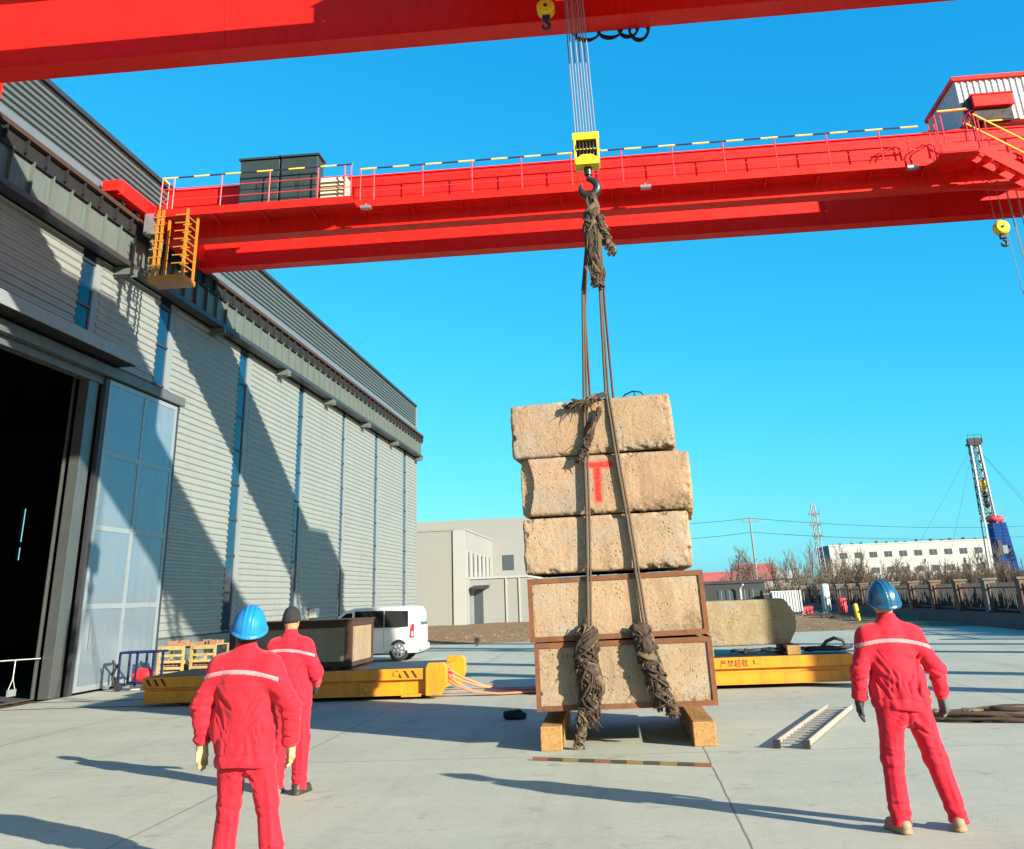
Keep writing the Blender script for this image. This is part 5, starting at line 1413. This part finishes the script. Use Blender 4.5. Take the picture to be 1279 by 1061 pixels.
# low dark building and white hoarding on the right
db = empty('dark_hut',(7,74,0),'low near-black flat-roofed building with blue-grey windows, right of the stack','hut')
G(MB().box(2.0,9.1,74,80,-.1,2.10),'wall',M['bldg_dark'],db); G(MB().box(1.9,9.2,73.9,80.1,2.10,2.28),'roof',M['bldg_dark'],db)
for x in (5.95,6.5,7.5,8.05):
    w = G(MB().box(x,x+.42,73.96,73.995,.9,1.7),'window',M['win_dark'],db); G(MB().box(x+.19,x+.23,73.94,73.958,.9,1.7),'mullion',M['trim_grey'],w)
G(MB().tube([(7.42,73.7,.5),(7.42,73.7,1.75),(7.5,73.55,1.95),(7.6,73.4,2.0)],.06,6),'flue',M['white'],db)
hd = empty('white_hoarding',(10.2,73,0),'short run of white ribbed sheet hoarding beside the dark hut','hoarding')
G(vrib(9.35,11.15,73,.05,1.5,.18,.05,'x',-1),'sheet',M['clad_white'],hd); G(MB().box(9.3,11.2,73.06,73.1,.02,1.53),'backing',M['white'],hd)
G(MB().box(11.13,11.22,72.9,73.05,0,1.55),'end_post',M['white'],hd)
bt = empty('dark_bin',(9.0,73.4,0),'small dark box standing between the dark hut and the white hoarding','bin')
G(MB().box(8.75,9.25,73.1,73.7,0,1.35),'body',M['cabinet'],bt); G(MB().box(8.72,9.28,73.07,73.73,1.352,1.4),'lid',M['trim_grey'],bt)
# red roofed sheds and a pale shed further off
for x0,x1,y,h,lab,mt in ((8.6,18.5,140,3.9,'long shed with a faded red roof among the bare trees beyond the dark hut','roof_red'),(15.6,20.3,150,4.9,'short taller shed with a red pitched roof among the bare trees','roof_red'),(22.5,27,170,4.1,'low pale shed left of the long white building','bldg_white')):
    e = empty('shed',((x0+x1)/2,y,0),lab,'shed','sheds beyond the fence')
    G(MB().box(x0,x1,y,y+10,0,h-1.2),'wall',M['bldg_white'],e); G(MB().prism([(y-.4,h-1.2),(y+5,h),(y+10.4,h-1.2)],'x',x0-.3,x1+.3),'roof',M[mt],e)
# white long building
lw = empty('white_building',(100,400,0),'long flat-roofed white building with two rows of small dark windows behind bare trees','building')
X0,X1 = 73.7,131.5
G(MB().box(X0,X1,400,424,0,14.6),'wall',M['bldg_white'],lw); G(MB().box(X0-.15,X1+.15,399.85,424.15,14.6,15.0),'parapet',M['bldg_white'],lw)
G(MB().box(X0-.12,X0-.02,400.2,424,0,14.5),'gable_panel',M['bldg_grey'],lw)
k = 0; x = X0+3.5
while x < X1-3:
    for z in (10.3,5.0):
        w = G(MB().box(x,x+2.7,399.93,399.98,z,z+1.9),'window',M['win_dark'],lw)
        G(MB().box(x+1.28,x+1.42,399.85,399.925,z,z+1.9),'mullion',M['trim_grey'],w)
    x += 5.26
rs = random.Random(4)
vt = MB()
for k in range(14):
    x = X0+4+(k+rs.random()*.5)*3.9; vt.box(x,x+.8,403,404,15.01,15.5+.5*rs.random())
for q in vt.split(): G(q,'roof_vent',M['bldg_dark'],lw)
# drilling derrick
dk = empty('drilling_derrick',(82.4,250,0),'tall lattice drilling derrick with a blue sheeted base and red cover, far right','derrick')
def DK(mb,n,m,p=dk,**k): return BW(mb,n,m,p,**k)
lat = MB(); zb,zt = 13.5,30.3
def corner(z,sx,sy): 
    t = (z-2)/(zt-2); w = 1.55*(1-t)+.95*t; return Vector((82.0+.45*t+sx*w,250+sy*w,z))
cols = MB()
for sx in (-1,1):
    for sy in (-1,1): cols.bar(corner(1.5,sx,sy),corner(zt,sx,sy),.34 if sy<0 else .22)
DK(cols,'leg',M['white'])
z = zb
while z < zt-1:
    z2 = z+1.9
    for a,b in (((-1,-1),(1,-1)),((1,-1),(1,1)),((1,1),(-1,1)),((-1,1),(-1,-1))):
        lat.bar(corner(z,*a),corner(z2,*b),.13); lat.bar(corner(z,*b),corner(z2,*a),.13); lat.bar(corner(z2,*a),corner(z2,*b),.15)
    z = z2
DK(lat,'lattice',M['steel_dark'])
DK(MB().box(81.0,83.9,248.7,251.3,zt,zt+.5).box(81.3,83.6,249,251,zt+.5,zt+1.6).box(80.9,84.1,248.6,248.7,zt+.5,zt+1.5),'crown_block',M['steel_dark'])
crr = MB()
for x in (80.9,82.4,84.0): crr.box(x,x+.1,248.5,248.6,zt+.4,zt+2.3)
crr.box(80.9,84.1,248.5,248.6,zt+2.2,zt+2.3); DK(crr,'crown_rail',M['steel_dark'])
DK(MB().box(81.9,83.2,249.6,250.4,20.2,22.6),'travelling_block',M['hook_yellow']); DK(MB().box(82.1,83.0,249.7,250.3,16.5,20.1),'swivel',M['steel_dark'])
blu = MB().hexa([(81.9,247.9,1.2),(86.0,247.9,1.2),(86.0,252,1.2),(81.9,252,1.2),(82.3,248.1,13.2),(85.2,248.1,13.2),(85.2,251.8,13.2),(82.3,251.8,13.2)])
DK(blu,'sheeting',M['blue_tarp'])
pn_ = MB()
rs = random.Random(2)
for k in range(16):
    z = 1.8+k*.72; pn_.box(82.2-.03*k*.0,85.7-.045*k,247.78-.0+.012*k,247.88+.012*k,z,z+.14)
DK(pn_,'scaffold_bands',M['blue_steel']); DK(MB().box(83.2,84.9,247.6,247.8,6.7,8.4),'doghouse_window',M['trim_grey'])
DK(MB().box(82.3,83.1,247.6,247.8,6.4,9.6),'recess',M['bldg_dark'])
def tp(P): return ell(P,(0,0,0),(2.0,1.9,.95))+.12*fbm(P*1.2,3,2)
tc = isurf('red_cover',tp,(-2.3,-2.2,-1.2),(2.3,2.2,1.3),.16,M['red_tarp']); tc.parent = dk; tc.location = Vector((83.6,250,14.0))-dk.location
gy = MB()
for tx,ty in ((58,244),(66,236),(74,230),(96,238),(101,246)): gy.tube([(82.4,250,zt+.3),(tx,ty,1)],.035,4)
DK(gy,'guy_wire',M['steel_dark'])
# telecom mast, power pole and wires, leaning white lamp post
tm = empty('telecom_mast',(33.3,190,0),'thin lattice telecom mast with antennas beyond the bare trees','mast')
q = MB()
for sx,sy in ((-1,-1),(1,-1),(0,1)): q.tube([(33.3+sx*.7,190+sy*.6,0),(33.3+sx*.3,190+sy*.25,15.0)],.09,5)
for k in range(12):
    z = k*1.25; w = .7-.4*z/15; q.tube([(33.3-w,190-w*.8,z),(33.3+w,190-w*.8,z+1.2)],.05,4).tube([(33.3+w,190-w*.8,z),(33.3-w,190-w*.8,z+1.2)],.05,4)
BW(q,'lattice',M['trim_grey'],tm)
q = MB()
for z in (9.2,11.0,12.8):
    for sx in (-1,0,1): q.box(33.3+sx*.8-.09,33.3+sx*.8+.09,189.0,189.2,z,z+1.1)
    q.box(32.2,34.4,189.3,189.4,z+.4,z+.5)
BW(q,'antenna',M['trim_grey'],tm)
wires = []
for x,y,h,lab in ((15.2,130,9.6,'grey power pole with a cross arm beyond the dark hut'),(97,215,12.0,'power pole far off at the right edge')):
    pp = empty('power_pole',(x,y,0),lab,'power pole','power poles carrying the wires')
    BW(MB().tube([(x,y,0),(x,y,h)],.16,7,r2=.10),'pole',M['trim_grey'],pp); BW(MB().box(x-1.0,x+1.0,y-.08,y+.08,h-.55,h-.4),'cross_arm',M['trim_grey'],pp)
    ins = MB()
    for d in (-.9,0,.9): ins.tube([(x+d,y,h-.4),(x+d,y,h-.1)],.06,6)
    BW(ins,'insulator',M['bldg_grey'],pp); wires.append(Vector((x,y,h-.1)))
for k,(dz_,lab) in enumerate(((.0,'upper overhead wire running across the bare trees'),(-1.6,'lower overhead wire running across the bare trees'))):
    a,b = wires; pts = []
    p0 = a+(a-b)*.35; 
    for s in range(9): t = s/8; q_ = p0.lerp(a,t); pts.append(q_+Vector((0,0,dz_-4*.7*t*(1-t)-.0+(.0))))
    for s in range(1,13): t = s/12; q_ = a.lerp(b,t); pts.append(q_+Vector((0,0,dz_-4*1.6*t*(1-t))))
    o = MB().tube(pts,.028,5).build('overhead_wire',M['steel_dark']); tag(o,lab,'wire','overhead wires')
lp = empty('lamp_post',(28.0,104,0),'thin white post with a small box behind the fence, left of the conifers','lamp post')
BW(MB().tube([(28.0,104,0),(28.0,104,3.6)],.08,8),'pole',M['white'],lp); BW(MB().box(27.8,28.3,103.8,104.1,.9,1.6),'box',M['white'],lp); BW(MB().box(27.75,28.15,103.7,104.3,3.4,3.7),'lamp_head',M['white'],lp)
# fence along the right side of the yard
fn = empty('boundary_fence',(14.6,70,0),'dark iron fence with brown pillars on a low wall along the right yard edge','fence')
def F(mb,n,m,p=fn,**k): return BW(mb,n,m,p,**k)
F(MB().box(14.42,14.78,30,138,-.05,.52),'base_wall',M['base_wall'])
y = 34.2; k = 0
while y < 138:
    p = F(MB().box(14.36,14.84,y-.24,y+.24,.521,1.72),'pillar',M['pillar_grey'] if k%4==3 else M['pillar'],bevel=.02)
    F(MB().box(14.31,14.89,y-.29,y+.29,1.722,1.80),'pillar_cap',M['pillar_grey'],p)
    bars = MB(); yy_ = y+.36
    while yy_ < y+3.95-.3: bars.box(14.58,14.62,yy_,yy_+.035,.54,1.62); yy_ += .19
    bars.box(14.575,14.625,y+.24,y+3.95-.24,.62,.67).box(14.575,14.625,y+.24,y+3.95-.24,1.42,1.47)
    F(bars,'iron_panel',M['iron']); y += 3.95; k += 1
yb_ = empty('yellow_bollard',(11.3,56.2,0),'small leaning yellow bollard at the edge of the dirt strip','bollard')
b = MB().lathe([(.15,0),(.15,.06),(.125,.08),(.12,.80),(.10,.86),(.02,.88)],n=14); b.build('post',M['hook_yellow'],yb_,smooth=True); MB().box(-.2,.2,-.2,.2,0,.03).build('base_plate',M['hook_yellow'],yb_); yb_.rotation_euler = (0,R(-6),0)
rb = empty('red_barrel',(13.0,69,0),'faded red barrel standing before the fence','barrel')
MB().lathe([(.02,0),(.28,0),(.30,.05),(.27,.3),(.30,.5),(.27,.7),(.30,.95),(.28,1.0),(.02,1.0)],n=16).build('drum',M['red_tarp'],rb,smooth=True)
MB().lathe([(.0,1.001),(.06,1.001),(.06,1.04),(.0,1.04)],Matrix.Translation((.12,0,0)),10).build('bung',M['steel_dark'],rb)
wp = empty('white_post',(13.3,76,0),'stout white concrete post standing before the fence, left of the red barrel','post')
MB().lathe([(.30,0),(.30,1.75),(.24,1.85),(.02,1.87)],n=14).build('shaft',M['white'],wp,smooth=True); MB().lathe([(.36,0),(.36,.15),(.30,.16)],n=14).build('foot',M['bldg_grey'],wp)
rc = empty('red_crate',(11.6,74,0),'low red box lying on the dirt beside the white hoarding','box')
MB().box(-.45,.45,-.3,.3,.05,.5).build('body',M['red_tarp'],rc,bevel=.02); MB().box(-.47,.47,-.32,.32,.5,.55).build('lid',M['rust'],rc)

# bare trees
def bare_tree(seed, h, spread, levels, n0, tw=1.0):
    rs = random.Random(seed); tk, cr = MB(), MB()
    def grow(mb,p,d,L,r,lev):
        pts = [p]; dd = d.copy(); m = 4
        for i in range(m):
            dd = (dd+Vector((rs.uniform(-1,1),rs.uniform(-1,1),rs.uniform(-.2,.7)))*.13).normalized(); pts.append(pts[-1]+dd*L/m)
        mb.tube(pts,r,4 if lev else 6,cap=False,r2=r*.45)
        if lev >= levels: return
        n = n0 if lev == 0 else rs.randint(3,5)
        for k in range(n):
            t = rs.uniform(.25,1) if lev else .22+.76*k/n; i = min(m-1,int(t*m)); q = pts[i].lerp(pts[i+1],t*m-i)
            a = rs.uniform(0,6.28); sp_ = spread*rs.uniform(.6,1.2)
            nd = (dd*.9+Vector((math.cos(a),math.sin(a),.25))*sp_).normalized()
            grow(cr,q,nd,L*rs.uniform(.34,.52)*(1.0 if lev else (1.15-.55*t)),max(.017*tw,r*.42),lev+1)
    grow(tk,Vector((0,0,0)),Vector((rs.uniform(-.05,.05),rs.uniform(-.05,.05),1)),h,.012*h+.03,0)
    return tk,cr
def tree_proto(seed,h,spread,levels,n0,mat,tw=1.0):
    e = empty('bare_tree',(0,0,0)); tk,cr = bare_tree(seed,h,spread,levels,n0,tw)
    tk.build('trunk',M['bark'],e); cr.build('crown',mat,e); return e
tall = [tree_proto(40+i,4.6+.4*i,.50,3,16,M['twig_pale']) for i in range(4)]
bush = [tree_proto(60+i,2.3+.2*i,.75,3,15,M['twig'],.8) for i in range(4)]
rs = random.Random(77); used = set()
def put_tree(protos, idx, x, y, s, label, grp):
    p = protos[idx]
    if id(p) in used: o = copy_tree(p)
    else: o = p; used.add(id(p))
    o.location = (x,y,-.03); o.scale = (s*rs.uniform(.9,1.15),)*2+(s,); o.rotation_euler = (0,0,rs.uniform(0,6.28)); tag(o,label,'tree',grp)
T1 = 'tall thin bare tree standing beyond the dark hut'
for k in range(30):
    y = rs.uniform(118,136); put_tree(tall,k%4,y*(.085+.125*(k+rs.random())/30),y,rs.uniform(.6,.92),T1,'tall bare trees beyond the dark hut')
T2 = 'low bushy bare brown tree in the thicket behind the fence'
for k in range(150):
    y = rs.uniform(80,118); lo_,hi_ = (.135,.36)
    put_tree(bush,k%4,max(16.5,y*(lo_+(hi_-lo_)*(k+rs.random())/150)),y,rs.uniform(.62,.98),T2,'brown thicket behind the fence')
T3 = 'taller pale bare tree in front of the long white building'
for k in range(22):
    y = rs.uniform(118,150); put_tree(tall,k%4,y*(.19+.155*(k+rs.random())/22),y,rs.uniform(.5,.85),T3,'pale bare trees before the white building')
# dry undergrowth behind the fence, uncountable
mb = MB(); rs2 = random.Random(9)
for k in range(22000):
    y = 36+abs(rs2.gauss(0,1))*34 if k%3 else rs2.uniform(60,120); x = 15.05+abs(rs2.gauss(0,1))*.045*y if k%3 else rs2.uniform(15.2,15.2+.25*y)
    h = rs2.uniform(.5,1.75)*(1.0 if k%3 else 1.35); a = rs2.uniform(0,6.28); l = rs2.uniform(.05,.35)*h; w = rs2.uniform(.03,.07)*(1 if y<60 else 1.7)*(2.2 if k%3 else 1)
    p = Vector((x,y,-.03)); q = p+Vector((math.cos(a)*l,math.sin(a)*l,h)); n_ = Vector((-math.sin(a),math.cos(a),0))*w
    v = [mb.bm.verts.new(c) for c in (p-n_,p+n_,p.lerp(q,.6)+n_*.6+Vector((0,0,.05)),q)]
    mb.bm.faces.new(v)
ug = mb.build('dry_undergrowth',M['weed']); tag(ug,'tangle of dry brown weeds and stalks behind the iron fence','undergrowth',kind='stuff')
# conifers
def conifer(seed,h):
    e = empty('conifer',(0,0,0)); rs = random.Random(seed); MB().tube([(0,0,0),(0,0,h*.9)],.10,6,r2=.03).build('trunk',M['bark'],e)
    mb = MB()
    for k in range(520):
        t = rs.random()**.8; z = .25+t*(h-.3); rr = (1-t)*h*.26*rs.uniform(.35,1.08)+.05; a = rs.uniform(0,6.28)
        c = Vector((math.cos(a)*rr,math.sin(a)*rr,z)); o_ = Vector((math.cos(a),math.sin(a),-.35+.7*t)); s_ = Vector((-math.sin(a),math.cos(a),0)); L = rs.uniform(.18,.42)*(1.2-.6*t)
        v = [mb.bm.verts.new(q) for q in (c-o_*L*.5, c+s_*L*.28, c+o_*L*.8, c-s_*L*.28)]; mb.bm.faces.new(v)
    mb.build('crown',M['needle'],e); return e
cp = [conifer(5,3.9),conifer(6,4.4)]
for k,(x,y,s,lab) in enumerate(((30.6,104,.75,'leftmost small dark conifer in the row behind the fence'),(31.9,106,.85,'second dark conifer from the left behind the fence'),(32.3,104,.62,'shortest dark conifer behind the fence, third from the left'),(33.9,107,.75,'dark conifer just left of the blue derrick base'),(38.3,112,1.25,'tallest dark conifer, at the right edge beyond the derrick'))):
    o = cp[k] if k < 2 else copy_tree(cp[k%2])
    o.location = (x,y,-.03); o.scale = (s,s,s); tag(o,lab,'conifer','dark conifers behind the fence')

# ================================================================== LIGHT, SKY, CAMERA
EL = 18.2; SUN_TO = Vector((.785*math.cos(R(EL)),-.62*math.cos(R(EL)),math.sin(R(EL)))).normalized()
sd = bpy.data.lights.new('sun','SUN'); sd.energy = 5.0; sd.angle = R(.53); sd.color = (1,.92,.77)
so = bpy.data.objects.new('sun',sd); link(so); so.rotation_euler = SUN_TO.to_track_quat('Z','Y').to_euler(); so.location = SUN_TO*60
w = bpy.data.worlds.new('World'); C.world = w; w.use_nodes = True; nt = w.node_tree
sky = nt.nodes.new('ShaderNodeTexSky'); sky.sky_type = 'NISHITA'; sky.sun_disc = False
sky.sun_elevation = R(EL); sky.sun_rotation = math.atan2(SUN_TO.x,SUN_TO.y); sky.altitude = 50; sky.air_density = 1.0; sky.dust_density = .6; sky.ozone_density = 2.5
EXPO = 1.5
sp = nt.nodes.new('ShaderNodeSeparateColor'); cb = nt.nodes.new('ShaderNodeCombineColor'); nt.links.new(sky.outputs[0],sp.inputs[0])
for i,(gain,gam) in enumerate(((.0195,1.72),(.290,.68),(.64,.31))):      # deeper, more saturated winter blue: one power curve per channel
    p = nt.nodes.new('ShaderNodeMath'); p.operation = 'POWER'; p.inputs[1].default_value = gam
    m = nt.nodes.new('ShaderNodeMath'); m.operation = 'MULTIPLY'; m.inputs[1].default_value = gain/(2**EXPO*.10)
    nt.links.new(sp.outputs[i],p.inputs[0]); nt.links.new(p.outputs[0],m.inputs[0]); nt.links.new(m.outputs[0],cb.inputs[i])
bg = nt.nodes['Background']; bg.inputs['Strength'].default_value = .10
nt.links.new(cb.outputs[0],bg.inputs['Color'])
cd = bpy.data.cameras.new('camera'); co = bpy.data.objects.new('camera',cd); link(co); C.camera = co
cd.sensor_fit = 'HORIZONTAL'; cd.sensor_width = 36; cd.lens = 1251.35/1279*36
cd.shift_y = -(530.5-208.5)/1279; cd.clip_start = .1; cd.clip_end = 6000
ya,pi_,ro = R(5.208),R(23.249),R(-2.285)
Fv = Vector((-math.sin(ya)*math.cos(pi_),math.cos(ya)*math.cos(pi_),math.sin(pi_))); rv = Vector((math.cos(ya),math.sin(ya),0)); uv = rv.cross(Fv)
r2 = rv*math.cos(ro)+uv*math.sin(ro); u2 = -rv*math.sin(ro)+uv*math.cos(ro)
co.matrix_world = Matrix(((r2.x,u2.x,-Fv.x,0),(r2.y,u2.y,-Fv.y,0),(r2.z,u2.z,-Fv.z,1.78),(0,0,0,1)))
vs = C.view_settings; vs.view_transform = 'Standard'; vs.look = 'None'; vs.exposure = EXPO; vs.gamma = 1; vs.use_curve_mapping = False
C.cycles.use_denoising = True; C.cycles.max_bounces = 6; C.cycles.diffuse_bounces = 3; C.cycles.glossy_bounces = 3
